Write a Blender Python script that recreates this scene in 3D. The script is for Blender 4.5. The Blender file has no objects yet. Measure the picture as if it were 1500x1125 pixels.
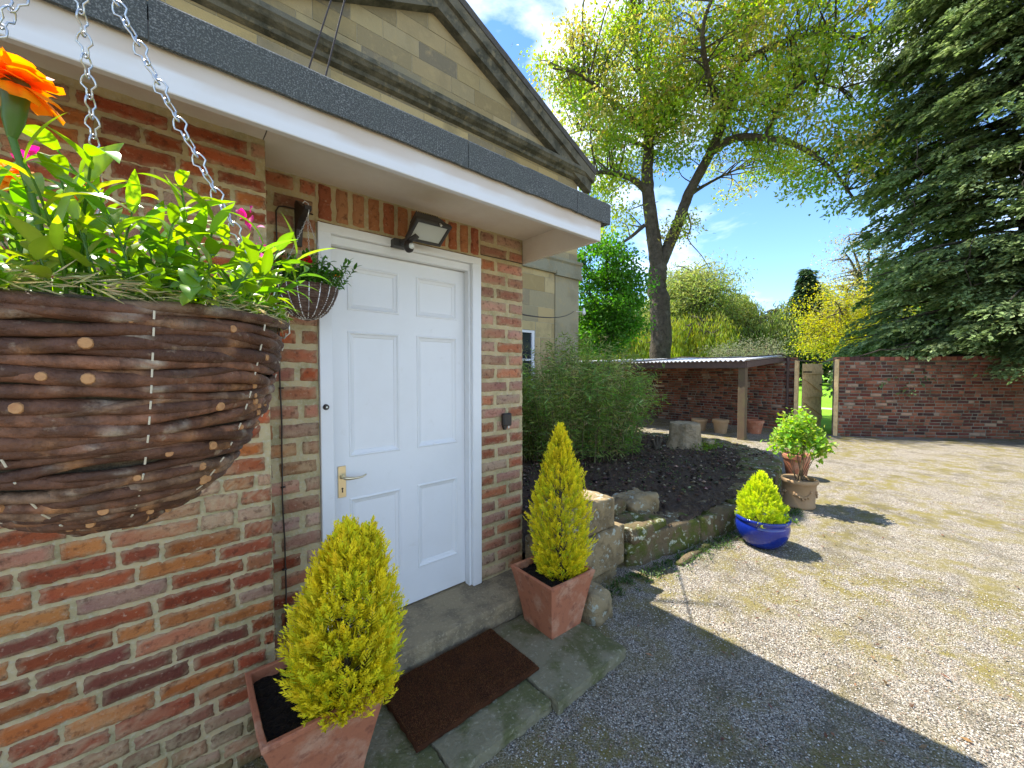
import bpy, math, random
import numpy as np
from mathutils import Vector, Matrix
random.seed(7); rng = np.random.default_rng(7)
C = bpy.context.scene.collection
H = 1.53                                   # eye height above the gravel
# ------------------------------------------------------------------ camera
FOC = 585.0
PHI = math.atan(19 / FOC); TH = math.atan(680 / math.hypot(FOC, 19))
Fv = np.array([math.cos(TH) * math.cos(PHI), math.sin(TH) * math.cos(PHI), -math.sin(PHI)])
Rv = np.array([math.sin(TH), -math.cos(TH), 0.0]); Uv = np.cross(Rv, Fv)
cam = bpy.data.cameras.new("camera"); camo = bpy.data.objects.new("camera", cam); C.objects.link(camo)
cam.sensor_width = 36; cam.lens = FOC / 1500 * 36; cam.clip_start = 0.02; cam.clip_end = 2000
camo.matrix_world = Matrix(((Rv[0], Uv[0], -Fv[0], 0), (Rv[1], Uv[1], -Fv[1], 0), (Rv[2], Uv[2], -Fv[2], H), (0, 0, 0, 1)))
sc = bpy.context.scene; sc.camera = camo
sc.render.engine = 'CYCLES'
# ------------------------------------------------------------------ light
SUN = Vector((-0.17, 0.59, 1.0)).normalized()
sl = bpy.data.lights.new("sun", 'SUN'); sl.energy = 4.5; sl.angle = math.radians(0.5); sl.color = (1.0, 0.95, 0.86)
so = bpy.data.objects.new("sun", sl); C.objects.link(so); so.rotation_euler = (-SUN).to_track_quat('-Z', 'Y').to_euler()
w = bpy.data.worlds.new("World"); sc.world = w; w.use_nodes = True
nt = w.node_tree; N = nt.nodes; L = nt.links; N.clear()
sky = N.new('ShaderNodeTexSky'); sky.sky_type = 'NISHITA'; sky.sun_disc = False
sky.sun_elevation = math.asin(SUN.z); sky.sun_rotation = math.atan2(SUN.x, SUN.y)
sky.air_density = 0.85; sky.dust_density = 0.0; sky.ozone_density = 3.0
bgn = N.new('ShaderNodeBackground'); bgn.inputs[1].default_value = 0.15
out = N.new('ShaderNodeOutputWorld')
tc = N.new('ShaderNodeTexCoord'); mp = N.new('ShaderNodeMapping'); mp.inputs['Scale'].default_value = (1, 1, 2.2)
mp.inputs['Location'].default_value = (0.1, 0.45, 0.2)
L.new(tc.outputs['Generated'], mp.inputs[0])
cn = N.new('ShaderNodeTexNoise'); cn.inputs['Scale'].default_value = 2.6; cn.inputs['Detail'].default_value = 8; cn.inputs['Roughness'].default_value = 0.58
cn.inputs['Distortion'].default_value = 0.3
L.new(mp.outputs[0], cn.inputs['Vector'])
cr = N.new('ShaderNodeValToRGB'); cr.color_ramp.elements[0].position = 0.48; cr.color_ramp.elements[1].position = 0.74
L.new(cn.outputs[0], cr.inputs[0])
mx = N.new('ShaderNodeMix'); mx.data_type = 'RGBA'
hs = N.new('ShaderNodeHueSaturation'); hs.inputs['Saturation'].default_value = 1.12; hs.inputs['Value'].default_value = 0.93
L.new(sky.outputs[0], hs.inputs['Color'])
L.new(cr.outputs[0], mx.inputs[0]); L.new(hs.outputs[0], mx.inputs[6]); mx.inputs[7].default_value = (6.5, 6.7, 7.0, 1)
L.new(mx.outputs[2], bgn.inputs[0]); L.new(bgn.outputs[0], out.inputs[0])
sc.view_settings.view_transform = 'Standard'; sc.view_settings.look = 'None'; sc.view_settings.exposure = 1.40; sc.view_settings.gamma = 1.0
sc.cycles.max_bounces = 8; sc.cycles.transparent_max_bounces = 8

# ------------------------------------------------------------------ materials
def mat(name, col=(.5, .5, .5), rough=.8, attr=False, n1=None, n2=None, bump=None, metal=0, trans=0, spec=.5, coat=0, sat=None):
    """n1=(scale, amount, colour): blotches of a second colour; n2 the same; bump=(scale,strength,dist)"""
    m = bpy.data.materials.new(name); m.use_nodes = True; t = m.node_tree; n = t.nodes; l = t.links
    b = n['Principled BSDF']; b.inputs['Roughness'].default_value = rough; b.inputs['Metallic'].default_value = metal
    b.inputs['Specular IOR Level'].default_value = spec
    if coat: b.inputs['Coat Weight'].default_value = coat; b.inputs['Coat Roughness'].default_value = .05
    tcn = n.new('ShaderNodeTexCoord')
    if attr:
        a = n.new('ShaderNodeAttribute'); a.attribute_name = 'Col'; cur = a.outputs['Color']
    else:
        r = n.new('ShaderNodeRGB'); r.outputs[0].default_value = (*col, 1); cur = r.outputs[0]
    for k in (n1, n2):
        if not k: continue
        scale, amt, c2 = k[:3]; lo, hi = k[3:5] if len(k) > 3 else (.45, .62)
        no = n.new('ShaderNodeTexNoise'); no.inputs['Scale'].default_value = scale; no.inputs['Detail'].default_value = 6; no.inputs['Roughness'].default_value = .65
        l.new(tcn.outputs['Object'], no.inputs['Vector'])
        rr = n.new('ShaderNodeMapRange'); rr.inputs[1].default_value = lo; rr.inputs[2].default_value = hi; rr.inputs[4].default_value = amt
        l.new(no.outputs[0], rr.inputs[0])
        q = n.new('ShaderNodeMix'); q.data_type = 'RGBA'; l.new(rr.outputs[0], q.inputs[0]); l.new(cur, q.inputs[6]); q.inputs[7].default_value = (*c2, 1)
        cur = q.outputs[2]
    l.new(cur, b.inputs['Base Color'])
    if bump:
        bs = bump if isinstance(bump[0], tuple) else (bump,)
        prev = None
        for (s, st, d) in bs:
            no = n.new('ShaderNodeTexNoise'); no.inputs['Scale'].default_value = s; no.inputs['Detail'].default_value = 5; no.inputs['Roughness'].default_value = .6
            l.new(tcn.outputs['Object'], no.inputs['Vector'])
            bm = n.new('ShaderNodeBump'); bm.inputs['Strength'].default_value = st; bm.inputs['Distance'].default_value = d
            l.new(no.outputs[0], bm.inputs['Height'])
            if prev: l.new(prev, bm.inputs['Normal'])
            prev = bm.outputs[0]
        l.new(prev, b.inputs['Normal'])
    if trans:
        tr = n.new('ShaderNodeBsdfTranslucent'); hsv = n.new('ShaderNodeHueSaturation'); hsv.inputs['Saturation'].default_value = 1.15; hsv.inputs['Value'].default_value = 1.5
        l.new(cur, hsv.inputs['Color']); l.new(hsv.outputs[0], tr.inputs[0])
        ms = n.new('ShaderNodeMixShader'); ms.inputs[0].default_value = trans
        l.new(b.outputs[0], ms.inputs[1]); l.new(tr.outputs[0], ms.inputs[2]); l.new(ms.outputs[0], n['Material Output'].inputs[0])
    return m
M = {}
M['brick'] = mat('brick', attr=True, rough=.92, n1=(60, .6, (.55, .38, .26), .58, .70), n2=(34, .7, (.10, .035, .02), .53, .68), bump=((70, .9, .008), (260, .8, .004)), spec=.2)
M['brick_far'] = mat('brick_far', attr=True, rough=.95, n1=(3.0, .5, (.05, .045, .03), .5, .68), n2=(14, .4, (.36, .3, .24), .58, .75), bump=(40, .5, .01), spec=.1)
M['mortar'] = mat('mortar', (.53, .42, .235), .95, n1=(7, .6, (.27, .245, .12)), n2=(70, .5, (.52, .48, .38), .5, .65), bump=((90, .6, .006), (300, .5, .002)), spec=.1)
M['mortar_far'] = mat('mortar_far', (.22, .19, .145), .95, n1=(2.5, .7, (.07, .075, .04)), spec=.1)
M['ashlar'] = mat('ashlar', attr=True, rough=.9, n1=(1.5, .6, (.15, .135, .085), .52, .7), n2=(6, .5, (.46, .35, .17), .52, .7), bump=((14, .4, .02), (80, .35, .005)), spec=.15)
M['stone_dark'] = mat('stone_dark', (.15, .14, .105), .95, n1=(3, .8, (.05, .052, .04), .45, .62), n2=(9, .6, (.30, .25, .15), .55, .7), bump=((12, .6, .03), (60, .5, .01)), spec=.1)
M['lime_joint'] = mat('lime_joint', (.44, .40, .29), .95, n1=(5, .6, (.2, .19, .13)), spec=.1)
M['white_paint'] = mat('white_paint', (.80, .80, .80), .38, n1=(2.5, .2, (.68, .67, .64)), n2=(16, .25, (.60, .57, .50), .62, .75), bump=((6, .04, .01), (90, .05, .002)))
M['fascia_paint'] = mat('fascia_paint', (.76, .75, .74), .55, n1=(7, .35, (.60, .55, .48), .5, .75), n2=(1.2, .2, (.62, .60, .56)), bump=(50, .1, .003))
M['soffit_paint'] = mat('soffit_paint', (.76, .68, .58), .8, n1=(2.2, .3, (.62, .53, .44)), n2=(14, .2, (.82, .76, .68)), bump=(30, .15, .004))
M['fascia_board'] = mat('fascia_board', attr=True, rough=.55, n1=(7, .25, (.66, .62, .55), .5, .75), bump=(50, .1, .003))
M['felt'] = mat('felt', (.075, .08, .078), .95, n1=(230, .85, (.27, .28, .265), .5, .62), n2=(5, .4, (.10, .11, .10)), bump=(260, .6, .002), spec=.2)
M['step_stone'] = mat('step_stone', (.34, .27, .165), .95, n1=(5, .8, (.19, .155, .105), .46, .6), n2=(70, .7, (.46, .38, .24), .55, .66), bump=((12, .7, .02), (110, .9, .006)), spec=.15)
M['slab_stone'] = mat('slab_stone', (.22, .195, .12), .92, n1=(6, .85, (.10, .105, .035), .46, .6), n2=(55, .7, (.36, .33, .23), .57, .66), bump=((9, .8, .02), (90, .9, .006)), spec=.25)
M['mossy_stone'] = mat('mossy_stone', (.15, .11, .062), .95, n1=(5, .9, (.085, .10, .018), .46, .56), n2=(19, .85, (.46, .46, .34), .57, .63), bump=((11, .9, .03), (70, .9, .010)), spec=.15)
M['block_stone'] = mat('block_stone', (.31, .235, .13), .93, n1=(7, .8, (.15, .11, .06), .46, .6), n2=(15, .85, (.42, .44, .36), .57, .62), bump=((12, .9, .03), (90, .9, .008)), spec=.15)
M['terracotta'] = mat('terracotta', (.42, .15, .075), .75, n1=(7, .8, (.56, .33, .21), .5, .68), n2=(22, .75, (.24, .08, .045), .53, .66), bump=((18, .4, .01), (140, .6, .003)), spec=.4)
M['terracotta_pale'] = mat('terracotta_pale', (.36, .23, .12), .85, n1=(9, .4, (.46, .30, .18)), bump=(40, .2, .004), spec=.3)
M['blue_glaze'] = mat('blue_glaze', (.006, .022, .24), .10, n1=(5, .6, (.004, .008, .10)), n2=(40, .12, (.04, .1, .4)), coat=.3, bump=(9, .1, .02))
M['compost'] = mat('compost', (.012, .009, .007), .95, n1=(60, .7, (.03, .02, .013)), n2=(120, .8, (.14, .11, .08), .66, .72), bump=((30, .8, .03), (120, .8, .01)), spec=.3)
M['soil'] = mat('soil', (.085, .056, .036), .95, n1=(5, .6, (.06, .042, .032)), n2=(60, .8, (.22, .17, .12), .60, .67), bump=((14, .9, .05), (60, .9, .02)), spec=.25)
M['foliage'] = mat('foliage', attr=True, rough=.5, trans=.5, spec=.35)
M['foliage_gloss'] = mat('foliage_gloss', attr=True, rough=.32, trans=.5, spec=.6, n1=(40, .15, (.10, .22, .02)))
M['needle'] = mat('needle', attr=True, rough=.65, trans=.3, spec=.25)
M['petal'] = mat('petal', attr=True, rough=.6, trans=.4, spec=.2)
M['bark'] = mat('bark', (.10, .082, .06), .95, n1=(9, .7, (.045, .038, .028)), n2=(3, .5, (.20, .18, .14), .52, .7), bump=((20, .9, .05), (70, .6, .01)), spec=.1)
M['willow_rod'] = mat('willow_rod', attr=True, rough=.6, n1=(34, .75, (.07, .03, .016), .42, .58), n2=(55, .75, (.34, .25, .17), .60, .70), bump=((80, .8, .005), (300, .8, .002)), spec=.35)
M['cut_wood'] = mat('cut_wood', (.52, .27, .11), .8, n1=(150, .6, (.36, .15, .06)), bump=(200, .3, .001))
M['twine'] = mat('twine', (.66, .60, .46), .8)
M['hay'] = mat('hay', (.10, .075, .045), .95, n1=(60, .7, (.04, .03, .02)), bump=(120, .8, .01))
M['zinc'] = mat('zinc', (.62, .62, .60), .32, metal=.9, n1=(60, .3, (.4, .4, .38)))
M['black_metal'] = mat('black_metal', (.022, .018, .016), .5, n1=(40, .4, (.06, .03, .02)), bump=(80, .2, .002))
M['lamp_metal'] = mat('lamp_metal', (.045, .04, .036), .55, bump=(60, .15, .002))
M['glass_frost'] = mat('glass_frost', (.55, .57, .52), .25, spec=.6)
M['glass_dark'] = mat('glass_dark', (.03, .035, .04), .05, spec=.8)
M['brass'] = mat('brass', (.72, .62, .42), .28, metal=.95)
M['coir'] = mat('coir', (.075, .028, .012), .98, n1=(12, .7, (.035, .014, .008)), n2=(260, .8, (.16, .085, .04), .58, .7), bump=((300, .9, .006), (40, .4, .01)), spec=.1)
M['cable'] = mat('cable', (.045, .03, .022), .6)
M['wood_post'] = mat('wood_post', (.13, .085, .05), .9, n1=(6, .5, (.16, .14, .05)), bump=(40, .4, .005))
M['wood_dark'] = mat('wood_dark', (.12, .075, .06), .9, n1=(8, .5, (.07, .05, .04)), bump=(40, .4, .005))
M['wood_light'] = mat('wood_light', (.80, .56, .27), .8, n1=(10, .5, (.48, .28, .11)), bump=(50, .3, .004))
M['sheet'] = mat('sheet', (.68, .68, .70), .55, n1=(3, .6, (.26, .26, .25)), n2=(20, .3, (.15, .14, .12), .58, .7))
M['roof_slate'] = mat('roof_slate', (.09, .085, .08), .85, n1=(6, .6, (.05, .05, .045)))
M['stump'] = mat('stump', (.38, .29, .18), .95, n1=(6, .7, (.16, .12, .06)), n2=(18, .5, (.40, .36, .28), .55, .7), bump=((14, .9, .05), (60, .6, .01)), spec=.1)
M['plastic_white'] = mat('plastic_white', (.75, .77, .72), .5)
M['gate_path'] = mat('gate_path', (.42, .36, .27), .95)
def lawn_mat():
    m = mat('lawn', (.17, .36, .02), .9, n1=(.5, .5, (.22, .42, .03)), n2=(3, .4, (.11, .25, .012)), bump=(60, .6, .03), spec=.15); return m
M['lawn'] = lawn_mat()
def gravel_mat():
    m = bpy.data.materials.new('gravel'); m.use_nodes = True; t = m.node_tree; n = t.nodes; l = t.links; b = n['Principled BSDF']
    b.inputs['Roughness'].default_value = .9; b.inputs['Specular IOR Level'].default_value = .25
    tcn = n.new('ShaderNodeTexCoord')
    def noise(s, d=5, r=.6):
        q = n.new('ShaderNodeTexNoise'); q.inputs['Scale'].default_value = s; q.inputs['Detail'].default_value = d; q.inputs['Roughness'].default_value = r
        l.new(tcn.outputs['Object'], q.inputs['Vector']); return q
    def rng_(src, lo, hi, a=0, bb=1):
        q = n.new('ShaderNodeMapRange'); q.inputs[1].default_value = lo; q.inputs[2].default_value = hi; q.inputs[3].default_value = a; q.inputs[4].default_value = bb
        l.new(src, q.inputs[0]); return q.outputs[0]
    def mix(f, a, c2):
        q = n.new('ShaderNodeMix'); q.data_type = 'RGBA'; l.new(f, q.inputs[0]); l.new(a, q.inputs[6])
        if isinstance(c2, tuple): q.inputs[7].default_value = (*c2, 1)
        else: l.new(c2, q.inputs[7])
        return q.outputs[2]
    v = n.new('ShaderNodeTexVoronoi'); v.inputs['Scale'].default_value = 165; v.inputs['Randomness'].default_value = 1
    dm = n.new('ShaderNodeMix'); dm.data_type = 'VECTOR'; dm.inputs[0].default_value = .012
    l.new(tcn.outputs['Object'], dm.inputs[4]); l.new(noise(60).outputs['Color'], dm.inputs[5]); l.new(dm.outputs[1], v.inputs['Vector'])
    sx = n.new('ShaderNodeSeparateColor'); l.new(v.outputs['Color'], sx.inputs[0])
    cr = n.new('ShaderNodeValToRGB'); e = cr.color_ramp.elements
    e[0].position = 0; e[0].color = (.06, .055, .05, 1); e[1].position = 1; e[1].color = (.74, .67, .54, 1)
    for p, c in ((.18, (.17, .15, .125)), (.4, (.34, .305, .25)), (.62, (.48, .44, .37)), (.8, (.35, .25, .18)), (.9, (.62, .58, .52))):
        k = e.new(p); k.color = (*c, 1)
    l.new(sx.outputs[0], cr.inputs[0]); cur = cr.outputs[0]
    # fines between the stones
    cur = mix(rng_(v.outputs['Distance'], .45, .8), cur, (.07, .06, .045))
    big = noise(.9, 6, .62); mid = noise(5, 6, .7); fine = noise(45, 4, .7)
    cur = mix(rng_(fine.outputs[0], .5, .62, 0, .5), cur, (.20, .165, .11))
    mm = n.new('ShaderNodeMath'); mm.operation = 'MULTIPLY'; l.new(rng_(mid.outputs[0], .43, .57), mm.inputs[0]); l.new(rng_(big.outputs[0], .42, .55, .10, .95), mm.inputs[1])
    cur = mix(mm.outputs[0], cur, (.20, .165, .05))
    cur = mix(rng_(noise(2.1, 7, .75).outputs[0], .50, .64, 0, .6), cur, (.09, .075, .045))
    l.new(cur, b.inputs['Base Color'])
    bm = n.new('ShaderNodeBump'); bm.inputs['Strength'].default_value = .9; bm.inputs['Distance'].default_value = .006; bm.invert = True
    l.new(v.outputs['Distance'], bm.inputs['Height'])
    b2 = n.new('ShaderNodeBump'); b2.inputs['Strength'].default_value = .6; b2.inputs['Distance'].default_value = .03
    l.new(mid.outputs[0], b2.inputs['Height']); l.new(bm.outputs[0], b2.inputs['Normal']); l.new(b2.outputs[0], b.inputs['Normal'])
    return m
M['gravel'] = gravel_mat()

# ------------------------------------------------------------------ mesh helpers
ORG = {}
def tag(o, label=None, cat=None, group=None, kind=None):
    if label: o['label'] = label
    if cat: o['category'] = cat
    if group: o['group'] = group
    if kind: o['kind'] = kind
    return o
def thing(name, label, cat, loc, group=None):
    o = bpy.data.objects.new(name, None); C.objects.link(o); o.location = loc; ORG[o] = Vector(loc); o.empty_display_size = .1
    return tag(o, label, cat, group)
class MB:
    def __init__(s): s.v = []; s.f = []; s.c = []; s.n = 0
    def add(s, verts, faces, col=None):
        verts = np.asarray(verts, float).reshape(-1, 3); b = s.n
        s.v.append(verts); s.n += len(verts)
        s.f.extend([tuple(i + b for i in f) for f in faces])
        c = (1, 1, 1) if col is None else col
        c = np.asarray(c, float)
        s.c.append(np.tile(c[:3], (len(verts), 1)) if c.ndim == 1 else c[:, :3])
    def box(s, a, b, col=None, bev=0):
        x0, y0, z0 = a; x1, y1, z1 = b
        if bev:
            e = bev; vs = []; 
            for sx in (0, 1):
                for sy in (0, 1):
                    for sz in (0, 1):
                        X = x1 if sx else x0; Y = y1 if sy else y0; Z = z1 if sz else z0
                        dx = -e if sx else e; dy = -e if sy else e; dz = -e if sz else e
                        vs += [(X, Y + dy, Z + dz), (X + dx, Y, Z + dz), (X + dx, Y + dy, Z)]
            def I(sx, sy, sz, k): return ((sx * 2 + sy) * 2 + sz) * 3 + k
            fs = []
            for q in (0, 1):
                f = [I(q, 0, 0, 0), I(q, 0, 1, 0), I(q, 1, 1, 0), I(q, 1, 0, 0)]; fs.append(f if not q else f[::-1])
                f = [I(0, q, 0, 1), I(1, q, 0, 1), I(1, q, 1, 1), I(0, q, 1, 1)]; fs.append(f if not q else f[::-1])
                f = [I(0, 0, q, 2), I(0, 1, q, 2), I(1, 1, q, 2), I(1, 0, q, 2)]; fs.append(f if not q else f[::-1])
            for a_ in (0, 1):
                for b_ in (0, 1):
                    fs.append([I(0, a_, b_, 1), I(1, a_, b_, 1), I(1, a_, b_, 2), I(0, a_, b_, 2)])
                    fs.append([I(a_, 0, b_, 0), I(a_, 1, b_, 0), I(a_, 1, b_, 2), I(a_, 0, b_, 2)])
                    fs.append([I(a_, b_, 0, 0), I(a_, b_, 1, 0), I(a_, b_, 1, 1), I(a_, b_, 0, 1)])
                    for c_ in (0, 1): fs.append([I(a_, b_, c_, 0), I(a_, b_, c_, 1), I(a_, b_, c_, 2)])
            s.add(vs, fs, col); return
        v = [(x0, y0, z0), (x1, y0, z0), (x1, y1, z0), (x0, y1, z0), (x0, y0, z1), (x1, y0, z1), (x1, y1, z1), (x0, y1, z1)]
        s.add(v, [(0, 3, 2, 1), (4, 5, 6, 7), (0, 1, 5, 4), (1, 2, 6, 5), (2, 3, 7, 6), (3, 0, 4, 7)], col)
    def tube(s, pts, r, n=8, col=None, cap=True):
        P = np.asarray(pts, float); k = len(P); rr = np.full(k, r, float) if np.isscalar(r) else np.asarray(r, float)
        T = np.gradient(P, axis=0); T /= np.linalg.norm(T, axis=1)[:, None] + 1e-12
        a = np.array([0, 0, 1.]) if abs(T[0][2]) < .9 else np.array([1., 0, 0]); u = np.cross(T[0], a); u /= np.linalg.norm(u)
        vs = []
        for i in range(k):
            u = u - T[i] * (u @ T[i]); u /= np.linalg.norm(u) + 1e-12; w_ = np.cross(T[i], u)
            for j in range(n):
                t = 2 * math.pi * j / n; vs.append(P[i] + rr[i] * (u * math.cos(t) + w_ * math.sin(t)))
        fs = [(i * n + j, i * n + (j + 1) % n, (i + 1) * n + (j + 1) % n, (i + 1) * n + j) for i in range(k - 1) for j in range(n)]
        if cap: fs += [tuple(range(n))[::-1], tuple((k - 1) * n + j for j in range(n))]
        s.add(vs, fs, col)
    def lathe(s, c, prof, n=32, col=None, close=False, sq=0):
        vs = []; k = len(prof)
        for (r, z) in prof:
            for j in range(n):
                t = 2 * math.pi * j / n; vs.append((c[0] + r * math.cos(t), c[1] + r * math.sin(t), c[2] + z))
        fs = [(i * n + j, i * n + (j + 1) % n, (i + 1) * n + (j + 1) % n, (i + 1) * n + j) for i in range(k - 1) for j in range(n)]
        if close: fs += [tuple(range(n))[::-1], tuple((k - 1) * n + j for j in range(n))]
        s.add(vs, fs, col)
    def prism(s, poly, axis, a, b, col=None):
        """poly: 2-D points in the two other axes, extruded along axis from a to b"""
        k = len(poly); vs = []
        for q in (a, b):
            for (p, r) in poly:
                vs.append({'x': (q, p, r), 'y': (p, q, r), 'z': (p, r, q)}[axis])
        s.add(vs, [tuple(range(k))[::-1], tuple(range(k, 2 * k))] + [(i, (i + 1) % k, k + (i + 1) % k, k + i) for i in range(k)], col)
    def build(s, name, m, parent=None, org=None, smooth=False, base=None):
        v = np.concatenate(s.v) if s.v else np.zeros((0, 3))
        if parent is not None: o0 = ORG[parent]
        elif org is not None: o0 = Vector(org)
        else: o0 = Vector((float(v[:, 0].mean()), float(v[:, 1].mean()), float(v[:, 2].min())))
        v = v - np.array(o0)
        me = bpy.data.meshes.new(name); me.from_pydata(v.tolist(), [], s.f); me.update()
        ca = me.color_attributes.new('Col', 'FLOAT_COLOR', 'POINT')
        cc = np.concatenate(s.c); cc = np.concatenate([cc, np.ones((len(cc), 1))], 1).astype(np.float32)
        ca.data.foreach_set('color', cc.ravel())
        if smooth: me.polygons.foreach_set('use_smooth', [True] * len(me.polygons))
        me.materials.append(M[m] if isinstance(m, str) else m)
        o = bpy.data.objects.new(name, me); C.objects.link(o)
        if parent is not None: o.parent = parent; ORG[o] = ORG[parent]
        else: o.location = o0; ORG[o] = o0
        return o
def norm(a): a = np.asarray(a, float); return a / (np.linalg.norm(a, axis=-1, keepdims=True) + 1e-9)
def leaves(mb, P, D, Nn, ln, wd, col, fold=.25, shape=.45):
    """many little folded leaf blades at P pointing along D with face normal Nn"""
    n = len(P); D = norm(D); S = norm(np.cross(D, Nn)); Nn = norm(np.cross(S, D))
    ln = np.broadcast_to(ln, (n,))[:, None]; wd = np.broadcast_to(wd, (n,))[:, None]
    mid = P + D * ln * shape
    V = np.stack([P, mid + S * wd * .5 + Nn * wd * fold * .5, P + D * ln, mid - S * wd * .5 + Nn * wd * fold * .5], 1).reshape(-1, 3)
    b = np.arange(n)[:, None] * 4
    F_ = np.concatenate([b + [0, 1, 2], b + [0, 2, 3]], 1).reshape(-1, 3)
    mb.add(V, F_.tolist(), np.repeat(np.asarray(col), 4, 0) if np.ndim(col) == 2 else col)
def vary(c, n, a=.15, b=.12):
    c = np.asarray(c, float); k = 1 + rng.normal(0, a, (n, 1)); h = 1 + rng.normal(0, b, (n, 3)); return np.clip(c * k * h, .004, .95)
def rdir(n): return norm(rng.normal(size=(n, 3)))
def at(x, y, d):
    """point at pixel x,y of the 1500-wide photograph, at depth d metres"""
    return np.array([0, 0, H]) + d * (Fv + Rv * (x - 750) / FOC - Uv * (y - 562.5) / FOC)
def wob(p, s=1.0):
    x, y, z = [q * s for q in p]
    return math.sin(x * 1.7 + y * 2.3 + 1.1) * .5 + math.sin(y * 3.1 - z * 2.7 + x * .7) * .3 + math.sin(z * 4.3 + x * 3.9 + 2) * .2
def rough_stone(mb, a, b, jag=.02, bev=.03, nseg=5, col=None):
    """an irregular weathered block: subdivided box with rounded, wobbly faces"""
    a = np.array(a, float); b = np.array(b, float); c = (a + b) / 2; h = (b - a) / 2; sd = rng.uniform(0, 50)
    idx = {}; vs = []; fs = []; n = nseg
    def vid(i, j, k):
        key = (i, j, k)
        if key not in idx:
            p = np.array([i, j, k], float) / n * 2 - 1
            q = p * h; inner = np.maximum(h - bev, .001); cl = np.clip(q, -inner, inner); dl = q - cl; L_ = np.linalg.norm(dl)
            if L_ > 1e-6: q = cl + dl / L_ * min(L_, bev)
            q = c + q; w_ = np.array([wob(q + sd, 9), wob(q + sd + 7, 9), wob(q + sd + 13, 9)])
            idx[key] = len(vs); w2 = np.array([wob(q + sd + 3, 31), wob(q + sd + 17, 31), wob(q + sd + 23, 31)]); vs.append(q + w_ * jag + w2 * jag * .38)
        return idx[key]
    for ax in range(3):
        for e in (0, n):
            for i in range(n):
                for j in range(n):
                    def mk(p, q_):
                        t = [0, 0, 0]; t[ax] = e; t[(ax + 1) % 3] = p; t[(ax + 2) % 3] = q_; return vid(*t)
                    f = (mk(i, j), mk(i + 1, j), mk(i + 1, j + 1), mk(i, j + 1)); fs.append(f if e else f[::-1])
    mb.add(vs, fs, col)

# ---- bricks ---------------------------------------------------------
RED = [(.42, .10, .035), (.48, .145, .04), (.52, .20, .06), (.34, .07, .03), (.34, .085, .04), (.50, .20, .09), (.46, .12, .045), (.24, .075, .045), (.40, .10, .04), (.48, .23, .13), (.38, .09, .035), (.50, .17, .05)]
PINK = [(.52, .24, .15), (.48, .20, .12), (.44, .14, .07), (.54, .29, .20), (.34, .16, .11), (.48, .18, .09), (.44, .22, .15), (.46, .16, .075)]
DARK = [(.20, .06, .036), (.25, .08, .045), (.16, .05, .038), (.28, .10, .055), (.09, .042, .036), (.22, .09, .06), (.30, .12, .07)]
def brick(mb, O, U, V, Nn, u0, u1, v0, v1, col, proud=.008, nu=7, nv=3, jit=.003, bev=.007, slope=0.0):
    lu = u1 - u0; lv = v1 - v0; sd = random.uniform(0, 99)
    us = [0, bev / lu] + [bev / lu + (1 - 2 * bev / lu) * i / (nu - 2) for i in range(1, nu - 2)] + [1 - bev / lu, 1] if nu > 1 else [0, .03, .97, 1]
    vs_ = [0, bev / lv] + [bev / lv + (1 - 2 * bev / lv) * i / (nv - 1) for i in range(1, nv - 1)] + [1 - bev / lv, 1]
    P = []; nU = len(us); nV = len(vs_)
    tilt = random.uniform(-.008, .008)
    for j, vv in enumerate(vs_):
        for i, uu in enumerate(us):
            eb = (i in (0, nU - 1)) or (j in (0, nV - 1)); cor = (i in (0, nU - 1)) and (j in (0, nV - 1))
            wv = eb * .0022 * wob((u0 * 3 + uu * lu, v0 + vv * lv, sd), 45)
            cu = u0 + uu * lu + random.gauss(0, jit) + wv; cv = v0 + vv * lv + random.gauss(0, jit * .8) + tilt * (uu - .5) * .3 + wv
            if cor: cu += (.5 - uu) * bev * 2.2; cv += (.5 - vv) * bev * 1.6
            hgt = -.008 if eb else proud * (.75 + .35 * wob((cu * 1 + sd, cv, sd), 30)) + random.gauss(0, jit * .35)
            P.append(O + U * cu + V * cv + Nn * hgt)
    fs = [(j * nU + i, j * nU + i + 1, (j + 1) * nU + i + 1, (j + 1) * nU + i) for j in range(nV - 1) for i in range(nU - 1)]
    if np.dot(np.cross(U, V), Nn) < 0: fs = [f[::-1] for f in fs]
    MORT = np.array((.52, .41, .24)); CC = []; c0 = np.array(col, float); ca_ = c0 * random.uniform(.72, 1.0) * np.array((1, random.uniform(.85, 1.1), 1)); gdir = random.uniform(-1, 1)
    for j, vv in enumerate(vs_):
        for i, uu in enumerate(us):
            t_ = min(1, max(0, .5 + gdir * (uu - .5) * 1.4 + .5 * wob((u0 + uu * lu, v0 + vv * lv, sd), 20)))
            c_ = c0 * (1 - t_) + ca_ * t_; rg = (i in (0, 1, nU - 2, nU - 1)) or (j in (0, 1, nV - 2, nV - 1))
            wl = max(0, wob((u0 + uu * lu + O[0], v0 + vv * lv, 7), 2.3) - .22) * 1.0
            k_ = (random.uniform(.1, .65) if rg else 0) ; k_ = max(k_, min(.55, wl * random.uniform(.2, 1.5)) if nU > 5 else 0)
            c_ = c_ * (1 - k_) + MORT * k_ * (1.15 if not rg else .9)
            zz_ = O[2] + v0 + vv * lv
            if zz_ < .30 and nU > 5: g_ = min(.7, max(0, (.30 - zz_) / .3) * max(0, .5 + wob((uu * lu + u0, zz_, 1), 14))); c_ = c_ * (1 - g_) + np.array((.13, .13, .05)) * g_
            CC.append(c_)
    mb.add(P, fs, np.array(CC) if nU > 5 else col)
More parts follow.
